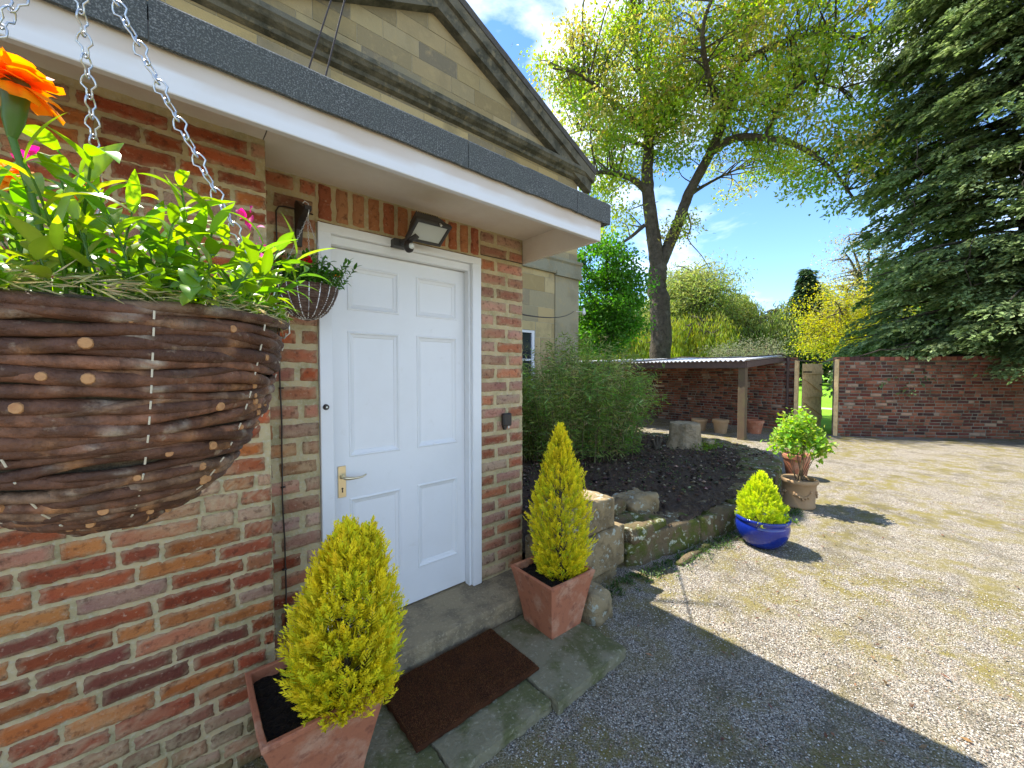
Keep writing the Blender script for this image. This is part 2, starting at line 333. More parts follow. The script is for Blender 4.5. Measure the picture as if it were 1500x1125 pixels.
def wall_bricks(mb, O, U, V, Nn, uw, vh, course, pal, stretch=.215, head=.10, joint=.016, header_rate=.3, skip=None, proud=.008, nu=7, nv=3, jit=.003, white=.12, off=0, patt=None, bev=.006, hv=0):
    O = np.array(O, float); U = np.array(U, float); V = np.array(V, float); Nn = np.array(Nn, float)
    k = 0; v = 0.0
    while v < vh - course * .5:
        u = -random.uniform(0, stretch) if patt is None else patt[k % 2]
        while u < uw:
            ln = head if (random.random() < header_rate and patt is None) else stretch
            if patt is not None: ln = stretch
            ln *= random.uniform(.95, 1.04)
            a = max(u, 0) ; b = min(u + ln, uw)
            if b - a > .035 and not (skip and skip(a, b, v, v + course)):
                c = np.array(random.choice(pal)) * random.uniform(.68, 1.15)
                if random.random() < white: c = c * .5 + np.array((.56, .42, .29)) * .5
                brick(mb, O, U, V, Nn, a, b, v + joint * .5 + random.gauss(0, jit * .4 + hv * .5), v + course - joint * .5 + random.gauss(0, jit * .4 + hv * .5), np.clip(c, .01, .8), proud, nu, nv, jit, bev)
            u += ln + joint
        v += course; k += 1
def mortar_sheet(mb, O, U, V, Nn, uw, vh, du, amp=.003, skip=None):
    O = np.array(O, float); U = np.array(U, float); V = np.array(V, float); Nn = np.array(Nn, float)
    nu_ = max(1, int(uw / du)); nv_ = max(1, int(vh / du)); P = []
    for j in range(nv_ + 1):
        for i in range(nu_ + 1):
            u = uw * i / nu_; v = vh * j / nv_
            h = amp * (wob((u, v, 0), 22) + .8 * wob((v, u, 3), 60)) + random.gauss(0, amp * .35)
            P.append(O + U * u + V * v + Nn * h)
    W = nu_ + 1; fs = [(j * W + i, j * W + i + 1, (j + 1) * W + i + 1, (j + 1) * W + i) for j in range(nv_) for i in range(nu_)]
    if np.dot(np.cross(U, V), Nn) < 0: fs = [f[::-1] for f in fs]
    mb.add(P, fs)

# ================================================================== SETTING
X_, Y_, Z_ = (1, 0, 0), (0, 1, 0), (0, 0, 1)
m = MB(); n = 60
gx = np.concatenate([np.linspace(-400, -6, 8), np.linspace(-4, 17, 84)]); gy = np.concatenate([np.linspace(-400, -8, 8), np.linspace(-6, 12, 60), np.linspace(14, 400, 8)])
P = [(x, y, (.008 * wob((x, y, 0), 1.9) if (-3.9 < x < 11.0 and -5.9 < y < 11) else 0)) for y in gy for x in gx]; W = len(gx)
m.add(P, [(j * W + i, j * W + i + 1, (j + 1) * W + i + 1, (j + 1) * W + i) for j in range(len(gy) - 1) for i in range(len(gx) - 1)])
g = m.build('ground', 'gravel', org=(0, 0, 0), smooth=True); tag(g, kind='structure')
m = MB(); m.add([(12.07, 2.0, .012), (15.8, -2.1, .012), (60, -60, .012), (600, -60, .012), (600, 400, .012), (12.2, 400, .012), (12.2, 3, .012)], [(0, 1, 2, 3, 4, 5, 6)])
tag(m.build('lawn', 'lawn', org=(0, 0, 0)), kind='structure')
m = MB(); m.add([(19.2, -6, .017), (19.95, -6, .017), (21.2, 16, .017), (20.4, 16, .017)], [(0, 1, 2, 3)])
tag(m.build('path', 'gate_path', org=(0, 0, 0)), kind='structure')

# ------------------------------------------------------------------ brick extension
ext = thing('brick_building', 'low flat-roofed red brick extension with the white front door and deep white eaves', 'building', (0.9, 2.05, 0))
ZS = 2.424                                  # soffit
# proud left wall, face at y=1.82, x from -3 to 0.303
b = MB(); wall_bricks(b, (-1.2, 1.82, -.01), X_, Z_, (0, -1, 0), 1.503, 2.43, .0635, RED, joint=.0092, header_rate=.35, proud=.0055, nu=12, nv=5, jit=.0020, bev=.0045, white=.08, hv=.0032)
wall_bricks(b, (-3.0, 1.82, -.01), X_, Z_, (0, -1, 0), 1.79, 2.43, .0635, RED, joint=.015, proud=.007, nu=3, nv=2, jit=.002)
b.build('brick_face', 'brick', ext, smooth=True)
q = MB(); mortar_sheet(q, (-1.2, 1.822, -.01), X_, Z_, (0, -1, 0), 1.503, 2.434, .011, .0028)
mortar_sheet(q, (-3, 1.822, -.01), X_, Z_, (0, -1, 0), 1.8, 2.434, .1, .001)
mortar_sheet(q, (.303, 1.822, -.01), Y_, Z_, (1, 0, 0), .235, 2.434, .03, .002)
q.build('wall', 'mortar', ext, smooth=True)
# main wall, face y=2.05: left strip, right pier, lintel
b = MB(); q = MB()
for (x0, x1, v0, pt) in ((.303, .545, 0, (-.12, -.02)), (1.50, 1.86, 0, (0, -.105))):
    wall_bricks(b, (x0, 2.05, .17), X_, Z_, (0, -1, 0), x1 - x0, 2.254, .0867, PINK if x0 > 1 else PINK + RED[:4], joint=.02, proud=.005, nu=7, nv=4, jit=.0018, white=.12, patt=pt, header_rate=0, stretch=.215 if x0 > 1 else .17)
    mortar_sheet(q, (x0, 2.052, -.01), X_, Z_, (0, -1, 0), x1 - x0, 2.434, .012, .0022)
for i in range(12):                         # soldier course over the door
    u0 = .545 + i * .0796
    brick(b, np.array((0, 2.05, 0.)), np.array(X_, float), np.array(Z_, float), np.array((0, -1., 0)), u0 + .008, u0 + .072, 2.252 + random.uniform(-.004, .004), 2.418, np.array(random.choice([(.46, .19, .08), (.42, .14, .06), (.48, .23, .11), (.38, .12, .06)])), .006, 4, 7, .0016)
for i in range(5):
    brick(b, np.array((0, 2.05, 0.)), np.array(X_, float), np.array(Z_, float), np.array((0, -1., 0)), .545 + i * .191, .545 + i * .191 + .188, 2.233, 2.247, (.34, .15, .08), .004, 5, 2, .001)
mortar_sheet(q, (.545, 2.052, 2.232), X_, Z_, (0, -1, 0), .955, .194, .012, .002)
# right-hand return and back
wall_bricks(b, (1.86, 2.05, .0), Y_, Z_, (1, 0, 0), 4.1, 2.43, .0867, PINK, joint=.02, proud=.005, nu=3, nv=2, jit=.0015)
mortar_sheet(q, (1.858, 2.052, -.01), Y_, Z_, (1, 0, 0), 4.1, 2.434, .1, .001)
q.box((.303, 2.1, -.01), (.543, 2.3, 2.424)); q.box((1.502, 2.1, -.01), (1.85, 2.3, 2.424)); q.box((.543, 2.1, 2.236), (1.502, 2.3, 2.424))
b.build('brick_face', 'brick', ext, smooth=True); q.build('wall', 'mortar', ext, smooth=True)
# roof, soffit, fascia, felt
m = MB(); m.box((-3.2, 1.455, 2.43), (1.92, 6.15, 2.475)); m.box((-3.2, 1.44, 2.39), (1.895, 1.455, 2.50)); m.build('roof', 'felt', ext)
m = MB()
m.box((-3.1, 1.447, 2.424), (.296, 2.06, 2.4295)); m.box((.300, 1.447, 2.424), (1.862, 2.06, 2.4292)); m.build('soffit', 'soffit_paint', ext)
m = MB(); m.box((-3.2, 1.4205, 2.271), (1.893, 1.446, 2.44), (.76, .75, .74), bev=.002)
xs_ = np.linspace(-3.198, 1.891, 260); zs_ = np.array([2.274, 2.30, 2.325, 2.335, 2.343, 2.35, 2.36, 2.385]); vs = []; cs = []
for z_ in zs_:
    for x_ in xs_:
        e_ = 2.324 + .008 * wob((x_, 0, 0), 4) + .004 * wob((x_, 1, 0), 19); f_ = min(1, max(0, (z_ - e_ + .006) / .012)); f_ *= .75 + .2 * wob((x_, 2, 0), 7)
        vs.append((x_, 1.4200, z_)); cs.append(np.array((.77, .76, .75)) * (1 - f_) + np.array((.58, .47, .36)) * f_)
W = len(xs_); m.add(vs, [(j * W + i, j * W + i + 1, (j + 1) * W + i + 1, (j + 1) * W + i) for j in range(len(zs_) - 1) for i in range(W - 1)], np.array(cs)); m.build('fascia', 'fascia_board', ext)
m = MB(); m.box((1.864, 1.4465, 2.271), (1.890, 6.1, 2.43)); m.build('gable_board', 'soffit_paint', ext)
m = MB()
jx = [-3.25, -1.35, -.02, .965, 1.66, 1.953]
for i in range(5):
    n_ = 14; x0, x1 = jx[i] + .0015, jx[i + 1] - .0015; hz = .002 * random.uniform(-1, 1)
    for k in range(n_):
        a0 = x0 + (x1 - x0) * k / n_; a1 = x0 + (x1 - x0) * (k + 1) / n_
    pts = [(x0 + (x1 - x0) * k / n_) for k in range(n_ + 1)]
    vs = []
    for k, x in enumerate(pts):
        w1 = random.uniform(-.002, .002); w2 = random.uniform(-.0015, .0015)
        for (y, z) in ((1.399 + w2, 2.373 + w1 + hz), (1.397 + w2, 2.482 + w2), (1.402, 2.489 + w2), (1.47, 2.492), (1.47, 2.478), (1.413, 2.478), (1.411, 2.373 + w1 + hz)):
            vs.append((x, y, z))
    fs = [(k * 7 + j, (k + 1) * 7 + j, (k + 1) * 7 + (j + 1) % 7, k * 7 + (j + 1) % 7) for k in range(n_) for j in range(7)] + [tuple(range(7)), tuple(n_ * 7 + j for j in range(7))[::-1]]
    m.add(vs, fs)
m.box((1.90, 1.42, 2.373), (1.951, 6.1, 2.482))
m.build('felt_edging', 'felt', ext)

# door frame and door
m = MB(); yf = 2.033
m.box((.547, yf, .175), (.606, 2.10, 2.192), bev=.002); m.box((1.432, yf, .172), (1.497, 2.12, 2.192), bev=.003); m.box((.547, yf - .001, 2.190), (1.497, 2.12, 2.233), bev=.002)
m.box((.6065, 2.060, 2.148), (1.4315, 2.105, 2.1895), bev=.002); m.box((1.417, 2.058, .172), (1.4315, 2.105, 2.148), bev=.001)
fr = m.build('door_frame', 'white_paint', ext)
xs = [.606, .701, .983, 1.087, 1.363, 1.444]; zs = [.182, .375, .868, 1.083, 1.735, 1.842, 2.072, 2.146]
m = MB(); yl = 2.108
for i in range(5):
    for j in range(7):
        x0, x1, z0, z1 = xs[i], xs[i + 1], zs[j], zs[j + 1]
        if i in (1, 3) and j in (1, 3, 5):
            rings = [(0, 0), (.003, -.004), (.008, -.005), (.013, -.002), (.016, .003), (.024, .006), (.028, .007), (.032, .011)]
            vs = []
            for (e, d) in rings: vs += [(x0 + e, yl + d, z0 + e), (x1 - e, yl + d, z0 + e), (x1 - e, yl + d, z1 - e), (x0 + e, yl + d, z1 - e)]
            fs = []
            for r in range(len(rings) - 1):
                for k in range(4): fs.append((r * 4 + k, r * 4 + (k + 1) % 4, (r + 1) * 4 + (k + 1) % 4, (r + 1) * 4 + k))
            r = len(rings) - 1; fs.append((r * 4, r * 4 + 1, r * 4 + 2, r * 4 + 3)); m.add(vs, fs)
        else: m.add([(x0, yl, z0), (x1, yl, z0), (x1, yl, z1), (x0, yl, z1)], [(0, 1, 2, 3)])
m.add([(.606, yl, .182), (1.444, yl, .182), (1.444, 2.15, .182), (.606, 2.15, .182)], [(0, 3, 2, 1)])
m.add([(.606, 2.15, .182), (1.444, 2.15, .182), (1.444, 2.15, 2.2), (.606, 2.15, 2.2)], [(3, 2, 1, 0)])
door = m.build('door', 'white_paint', ext)
m = MB(); m.box((.643, 2.102, .882), (.683, 2.1075, 1.044), bev=.0015); 
for (x, z) in ((.650, .889), (.676, .889), (.650, 1.037), (.676, 1.037)): m.lathe((0, 0, 0), [(0, 0)], 3) if 0 else m.tube([(x, 2.1025, z), (x, 2.1005, z)], .0028, 8)
m.tube([(.663, 2.103, .99), (.663, 2.088, .99)], [.013, .009], 14)
m.build('handle_plate', 'brass', door, smooth=False)
m = MB(); m.tube([(.663, 2.094, .990), (.663, 2.064, .990), (.668, 2.055, .989), (.685, 2.052, .987), (.72, 2.053, .984), (.75, 2.052, .986), (.768, 2.050, .996)], [.008, .008, .009, .0085, .0055, .0052, .004], 12)
m.build('handle', 'brass', door, smooth=True)
m = MB(); m.lathe((0, 0, 0), [(0, 0)], 3) if 0 else None
m.tube([(.664, 2.1022, .928), (.664, 2.1012, .928)], .0052, 12); m.prism([(.6618, .928), (.6662, .928), (.6675, .908), (.6605, .908)], 'y', 2.1009, 2.1016)
m.build('keyhole', 'black_metal', door)
m = MB(); m.lathe((0, 0, 0), [(0, 0)], 3) if 0 else None
vs = []
m.tube([(.571, 2.033, 1.357), (.571, 2.026, 1.357), (.571, 2.019, 1.357), (.571, 2.017, 1.357)], [.0145, .0135, .010, .0095], 18)
bp = m.build('bell_push', 'black_metal', fr, smooth=False)
m = MB(); m.tube([(.571, 2.0175, 1.357), (.571, 2.0145, 1.357)], [.0048, .004], 12); m.build('button', 'plastic_white', fr)

# ------------------------------------------------------------------ step, slabs, mat
m = MB()
def slab_like(m, x0, x1, y0, y1, z0, z1, nx, ny, am=.004, front=.006, nose=.01):
    # irregular slab: gridded top, wobbly edges
    def P(i, j, lev):
        u = i / nx; v = j / ny; x = x0 + (x1 - x0) * u; y = y0 + (y1 - y0) * v
        ex = (i in (0, nx)); ey = (j in (0, ny)); z = z1 + am * .5 * wob((x, y, 0), 9)
        if ex: x += front * wob((y, x, 1), 25); 
        if ey: y += front * wob((x, y, 2), 25)
        if (ex or ey) and lev == 0: z -= nose * (.5 + .5 * abs(wob((x, y, 5), 40))) * .7
        if lev == 1: z = z0
        return (x, y, z)
    vs = [P(i, j, 0) for j in range(ny + 1) for i in range(nx + 1)]; W = nx + 1
    fs = [(j * W + i, j * W + i + 1, (j + 1) * W + i + 1, (j + 1) * W + i) for j in range(ny) for i in range(nx)]
    m.add(vs, fs)
    # sides
    ring = [(i, 0) for i in range(nx)] + [(nx, j) for j in range(ny)] + [(i, ny) for i in range(nx, 0, -1)] + [(0, j) for j in range(ny, 0, -1)]
    lv = 4; vs = []
    for (i, j) in ring:
        p = np.array(P(i, j, 0)); o = np.array(((-1 if i == 0 else 1 if i == nx else 0), (-1 if j == 0 else 1 if j == ny else 0), 0), float)
        for k in range(lv + 1):
            t = k / lv; pp = p.copy(); pp[2] = p[2] * (1 - t) + z0 * t
            if k: pp += o * (.003 + front * .9 * wob((pp[0] * 2, pp[1] * 2, pp[2] * 3 + 3), 23))
            vs.append(pp)
    R_ = len(ring); fs = [(r * (lv + 1) + k, r * (lv + 1) + k + 1, ((r + 1) % R_) * (lv + 1) + k + 1, ((r + 1) % R_) * (lv + 1) + k) for r in range(R_) for k in range(lv)]
    m.add(vs, fs)
slab_like(m, .307, 1.86, 1.775, 2.14, .118, .170, 60, 14, .003, .003, .006)
step = m.build('doorstep', 'step_stone', smooth=False, org=(1.0, 1.95, 0)); tag(step, 'worn grey stone doorstep below the white door', 'step')
m = MB(); slab_like(m, .307, 1.855, 1.782, 2.12, -.01, .114, 50, 8, .001, .008, .0); m.build('riser', 'step_stone', step)
gs = 'stone paving slabs in front of the doorstep'
for (x0, x1, y0, y1, z1, lab) in ((1.288, 1.822, 1.182, 1.768, .056, 'green-grey paving slab under the terracotta pot right of the doormat'),
                                  (.768, 1.274, 1.215, 1.768, .050, 'dark paving slab mostly under the doormat, its front edge bare'),
                                  (.262, .757, 1.24, 1.765, .048, 'paving slab beside the nearest terracotta pot, under the left end of the doormat')):
    m = MB(); slab_like(m, x0, x1, y0, y1, -.01, z1, 26, 26, .003, .005, .008); tag(m.build('paving_slab', 'slab_stone'), lab, 'paving slab', gs)
m = MB(); slab_like(m, .70, 1.352, 1.372, 1.752, .0585, .078, 60, 36, .004, .0025, .004)
n_ = 26000; px = rng.uniform(.70, 1.352, n_); py = rng.uniform(1.372, 1.752, n_)
mt = m.build('doormat', 'coir'); tag(mt, 'dark brown coir doormat lying on the paving slabs before the step', 'doormat')
m = MB(); P = np.stack([px, py, np.full(n_, .077)], 1); D = norm(rdir(n_) * [1, 1, .5] + [0, 0, .75])
leaves(m, P, D, rdir(n_), rng.uniform(.005, .011, n_), .0012, vary((.17, .075, .03), n_, .45, .1))
m.build('bristles', 'needle', mt)

# ------------------------------------------------------------------ wall light, doorbell, cables, brackets
def lamp():
    t = thing('flood_light', 'dark security floodlight with motion sensor on the soldier bricks above the door', 'wall light', (1.0, 2.045, 2.2))
    m = MB(); m.box((.905, 1.99, 2.185), (.985, 2.044, 2.225), bev=.004); m.tube([(.95, 2.0, 2.205), (.965, 1.94, 2.21), (.99, 1.90, 2.23)], [.018, .016, .016], 10)
    m.build('bracket', 'lamp_metal', t)
    # housing: frustum, glass facing down and outwards
    c = np.array((1.045, 1.895, 2.278)); ax = norm(np.array((.02, -.50, -.86))); u = np.array((1., 0, 0)); v = norm(np.cross(ax, u)); u = norm(np.cross(v, ax))
    def ring(d, hu, hv): return [c + ax * d + u * a * hu + v * b_ * hv for a, b_ in ((-1, -1), (1, -1), (1, 1), (-1, 1))]
    m = MB(); prof = [(-.052, .066, .040), (-.046, .070, .044), (.012, .092, .062), (.016, .100, .070), (.038, .102, .072), (.042, .098, .068), (.042, .088, .058), (.034, .084, .054)]
    vs = sum([ring(*p) for p in prof], []); fs = [(0, 1, 2, 3)]
    for r in range(len(prof) - 1):
        for k in range(4): fs.append((r * 4 + k, (r + 1) * 4 + k, (r + 1) * 4 + (k + 1) % 4, r * 4 + (k + 1) % 4))
    m.add(vs, fs)
    for i in range(13):
        a = -.062 + i * .0103; 
        vs = [c + ax * d + u * (a + e) + v * w_ for d in (-.062, -.05) for e in (-.0022, .0022) for w_ in (-.040, .040)]
        m.add(vs, [(0, 1, 3, 2), (4, 6, 7, 5), (0, 4, 5, 1), (2, 3, 7, 6), (0, 2, 6, 4), (1, 5, 7, 3)])
    m.build('housing', 'lamp_metal', t)
    m = MB(); m.add(ring(.0345, .086, .056), [(0, 1, 2, 3)]); m.build('glass', 'glass_frost', t)
    p = c + ax * .02 - v * .069 * np.sign((v[1])) ; 
    m = MB(); s0 = np.array((1.075, 1.815, 2.285)); m.tube([s0, s0 + [0.0, -.012, -.012]], [.005, .006], 8); m.build('clamp_screw', 'zinc', t)
    m = MB(); s0 = np.array((.958, 1.935, 2.178)); m.tube([s0 + [0, 0, .03], s0 + [0, 0, .006], s0 + [0, -.004, -.008], s0 + [0, -.012, -.024], s0 + [0, -.016, -.028]], [.012, .026, .028, .020, .01], 16)
    se = m.build('sensor', 'black_metal', t, smooth=True)
    m = MB(); m.tube([s0 + [0.003, -.020, -.002], s0 + [.004, -.030, -.012], s0 + [.004, -.032, -.016]], [.016, .014, .006], 14); m.build('sensor_lens', 'plastic_white', se, smooth=True)
lamp()
t = thing('doorbell', 'small black doorbell box on the brick pier right of the door', 'doorbell', (1.70, 2.04, 1.2))
m = MB(); m.box((1.662, 2.012, 1.165), (1.735, 2.045, 1.25), bev=.008); m.prism([(1.668, 1.168), (1.70, 1.168), (1.686, 1.142), (1.676, 1.142)], 'y', 2.018, 2.04); m.build('case', 'black_metal', t)
m = MB(); m.tube([(1.71, 2.02, 1.166), (1.71, 2.02, 1.150)], .004, 8); m.build('clip', 'plastic_white', t)
t = MB(); zz = np.linspace(2.25, .03, 40)
pts = [(.53, 2.043, 2.262), (.47, 2.042, 2.268), (.41, 2.042, 2.268), (.388, 2.042, 2.262), (.378, 2.042, 2.24)] + [(.378 + .004 * wob((z, 0, 0), 6) + (.012 * (2.2 - z) / 2.2), 2.041, z) for z in zz[2:]]
t.tube(pts, .0032, 8); 
for z in (1.9, 1.45, 1.0, .62): t.box((.376, 2.036, z), (.394, 2.046, z + .006))
tag(t.build('wall_cable', 'cable', smooth=True), 'thin brown cable clipped down the bricks left of the door', 'cable')
t = MB(); t.tube([(1.50, 2.043, 2.26), (1.70, 2.042, 2.262), (1.858, 2.042, 2.262)], .0024, 6); tag(t.build('wall_cable', 'cable'), 'thin cable along the top brick joints of the pier right of the door', 'cable')
t = MB(); p0 = np.array((1.865, 2.1, 1.93)); p1 = np.array((7.19, 6.14, 2.92)); t.tube([p0 + (p1 - p0) * s - np.array((0, 0, .25 * s * (1 - s) * 4 * .3)) for s in np.linspace(0, 1, 14)], .006, 5)
tag(t.build('overhead_wire', 'cable'), 'thin dark wire strung from the brick pier to the corner of the stone house', 'wire')
for i, (a, bb) in enumerate((((1.589, 4.258), (1.895, 5.347)), ((1.815, 4.281), (2.087, 5.46)))):
    t = MB(); q0 = at(*[(453, 98), (478, 107)][i], 4.15); q1 = at(*[(485, 0), (505, 0)][i], 4.35); t.tube([q0 + (q0 - q1) * .8, q0, q1, q1 + (q1 - q0) * .6], .009, 6)
    tag(t.build('gable_wire', 'cable'), ('left' if i == 0 else 'right') + ' of the two thin dark wires rising up the stone gable', 'wire', 'wires up the stone gable')

# ------------------------------------------------------------------ stone house
sh = thing('stone_house', 'tall buff ashlar stone house with a pedimented gable behind the brick extension', 'house', (3.6, 6.2, 0))
XC = 7.36; XA = 3.55; XL = 2 * XA - XC; ZC = 4.50 + H; slope = .462
def rake_z(x): return ZC + slope * (XC - .35 - abs(x - XA) - XA + .35) if 0 else ZC - .05 + slope * ((XC - XA) - abs(x - XA))
def clip(poly, a, b_, c):
    outp = []
    for i in range(len(poly)):
        p, q_ = poly[i], poly[(i + 1) % len(poly)]; dp = a * p[0] + b_ * p[1] - c; dq = a * q_[0] + b_ * q_[1] - c
        if dp <= 0: outp.append(p)
        if dp * dq < 0: s_ = dp / (dp - dq); outp.append((p[0] + (q_[0] - p[0]) * s_, p[1] + (q_[1] - p[1]) * s_))
    return outp
m = MB()
m.prism([(XL, -.05), (5.52, -.05), (5.52, 2.39), (5.99, 2.39), (5.99, 1.2), (5.99, -.05), (XC, -.05), (XC, ZC), (XA, ZC + slope * (XC - XA)), (XL, ZC)][:0] or [(XL, 2.40), (XC, 2.40), (XC, ZC), (XA, ZC + slope * (XC - XA)), (XL, ZC)], 'y', 6.2, 13)
m.box((XL, 6.2, -.05), (5.42, 13, 2.40)); m.box((5.985, 6.2, -.05), (XC, 13, 2.40)); m.box((5.42, 6.32, -.05), (5.985, 13, 2.40)); m.box((5.42, 6.2, -.05), (5.985, 6.32, 1.15))
m.build('wall_core', 'lime_joint', sh)
STN = [(.42, .32, .15), (.46, .36, .18), (.37, .29, .15), (.31, .26, .155), (.50, .38, .19), (.43, .34, .18), (.40, .30, .14), (.29, .24, .15)]
b = MB(); row = 0; z = -.05
while z < ZC + 2.2:
    hh = .33 if z < ZC - .3 else .285
    if 3.66 < z + .01 < 3.9 : hh = .30
    x = XL - random.uniform(0, .6)
    while x < XC:
        ln = random.choice((.5, .62, .75, .9)) ; g_ = .0045; x0, x1 = max(x, XL), min(x + ln, XC)
        if x1 - x0 > .08:
            poly = [(x0 + g_, z + g_), (x1 - g_, z + g_), (x1 - g_, z + hh - g_), (x0 + g_, z + hh - g_)]
            for sgn in (1, -1): poly = clip(poly, slope * sgn, 1, ZC + slope * (XC - XA) + slope * sgn * XA - .02) if len(poly) > 2 else poly
            inw = (x1 > 5.42 and x0 < 5.985 and z + hh > 1.15 and z < 2.40)
            if inw:
                polys = []
                if x0 < 5.40: polys.append(clip(poly, 1, 0, 5.42 - g_))
                if x1 > 6.0: polys.append(clip(poly, -1, 0, -5.985 - g_))
                if z + hh > 2.45: polys.append(clip(clip(clip(poly, 0, -1, -2.40 - g_), 1, 0, 5.985), -1, 0, -5.42))
                if z < 1.1: polys.append(clip(clip(clip(poly, 0, 1, 1.15 - g_), 1, 0, 5.985), -1, 0, -5.42))
            else: polys = [poly]
            c_ = np.array(random.choice(STN)) * random.uniform(.85, 1.12)
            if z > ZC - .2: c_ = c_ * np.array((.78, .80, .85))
            dpt = random.uniform(.004, .010)
            for poly in polys:
                if len(poly) < 3: continue
                k = len(poly); vs = [(p[0], 6.199, p[1]) for p in poly] + [(p[0], 6.2 - dpt, p[1]) for p in poly]
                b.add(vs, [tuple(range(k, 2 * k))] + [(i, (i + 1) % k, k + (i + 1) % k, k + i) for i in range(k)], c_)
        x += ln
    z += hh; row += 1
# the side of the house seen from the yard
z = 0
while z < ZC - .05:
    y = 6.2 - random.uniform(0, .5)
    while y < 13:
        ln = random.choice((.5, .62, .75, .9)); y0, y1 = max(y, 6.2), min(y + ln, 13)
        if y1 - y0 > .05: b.box((XC - .002, y0 + .0045, z + .0045), (XC + .006, y1 - .0045, z + .3255), np.array(random.choice(STN)) * random.uniform(.85, 1.1))
        y += ln
    z += .33
b.build('ashlar_face', 'ashlar', sh)
m = MB(); m.box((6.60, 6.17, 0), (XC + .03, 6.189, 3.70)); m.build('corner_pilaster', M['ashlar'], sh) if 0 else None
m = MB(); NS = (.33, .29, .19)
m.box((6.585, 6.165, 0), (XC + .022, 6.188, 3.68), NS); m.build('corner_pilaster', 'ashlar', sh)
m = MB()
m.prism([(6.19, 3.70), (6.13, 3.70), (6.12, 3.73), (6.12, 3.96), (6.08, 4.0), (6.08, 4.06), (6.19, 4.10)], 'x', XL - .05, XC + .07); m.box((6.57, 6.10, 3.66), (XC + .085, 6.18, 3.76))
m.build('string_course', 'ashlar', sh)
for o in [x for x in C.objects if x.name.startswith('string_course')]:
    a_ = o.data.color_attributes['Col']; a_.data.foreach_set('color', np.tile((.27, .255, .18, 1), len(o.data.vertices)).astype(np.float32))
m = MB()
m.prism([(6.19, 5.93), (6.10, 5.95), (6.08, 6.0), (5.99, 6.03), (5.96, 6.06), (5.93, 6.08), (5.93, 6.15), (5.97, 6.165), (6.19, 6.20)], 'x', XL - .25, XC + .22)
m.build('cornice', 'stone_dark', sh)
def rake(m, sgn, lo, hi, yf, yb):
    xa, xb = XA, XA + sgn * (XC - XA + .28); base = ZC + .03
    def zz(x, o): return base + o + slope * (XC - XA - abs(x - XA))
    k = 24
    vs = []
    for i in range(k + 1):
        x = xa + (xb - xa) * i / k; j_ = .006 * wob((x, lo, 1), 9)
        vs += [(x, yf + j_, zz(x, lo)), (x, yf - .03 + j_, zz(x, hi)), (x, yb, zz(x, hi)), (x, yb, zz(x, lo))]
    fs = [(i * 4 + j, (i + 1) * 4 + j, (i + 1) * 4 + (j + 1) % 4, i * 4 + (j + 1) % 4) for i in range(k) for j in range(4)] + [(0, 1, 2, 3), (k * 4, k * 4 + 1, k * 4 + 2, k * 4 + 3)]
    if sgn > 0: fs = [f[::-1] for f in fs]
    m.add(vs, fs)
for sgn in (1, -1):
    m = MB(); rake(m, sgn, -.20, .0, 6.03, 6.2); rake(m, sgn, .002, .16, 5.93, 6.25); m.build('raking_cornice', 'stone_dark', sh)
    m = MB(); rake(m, sgn, .162, .25, 5.88, 13.1); m.build('roof', 'roof_slate', sh)
t = MB(); 
wnd = MB(); wnd.box((5.42, 6.21, 1.15), (5.985, 6.27, 1.20)); wnd.box((5.42, 6.21, 2.345), (5.985, 6.27, 2.398)); wnd.box((5.42, 6.21, 1.20), (5.47, 6.27, 2.345)); wnd.box((5.915, 6.21, 1.20), (5.983, 6.27, 2.345)); wnd.box((5.47, 6.225, 1.75), (5.915, 6.26, 1.79))
wf = wnd.build('window', 'white_paint', sh)
m = MB(); m.box((5.47, 6.245, 1.20), (5.915, 6.25, 2.345)); m.build('pane', 'glass_dark', wf)
m = MB(); m.box((5.36, 6.12, 1.10), (6.04, 6.24, 1.148), (.33, .29, .2), bev=.006); m.build('window_sill', 'ashlar', wf)
m = MB(); m.tube([(7.30, 6.17, 2.93), (7.52, 6.10, 2.93)], .012, 8); m.build('insulator_arm', 'zinc', sh)
m = MB(); m.tube([(7.50, 6.10, 2.86), (7.50, 6.10, 2.90), (7.50, 6.10, 2.96), (7.50, 6.10, 3.02)], [.03, .045, .03, .02], 10); m.build('insulator', 'plastic_white', sh, smooth=True)
t = MB(); t.tube([(.29, 2.9, 2.47), (.29, 2.9, 2.93), (.29, 2.9, 2.94)], [.045, .045, .045], 16); t.tube([(.29, 2.9, 2.91), (.29, 2.9, 2.97), (.29, 2.9, 3.0)], [.062, .06, .03], 16)
tag(t.build('vent_pipe', 'plastic_white'), 'small white plastic vent pipe standing on the flat roof', 'vent pipe')

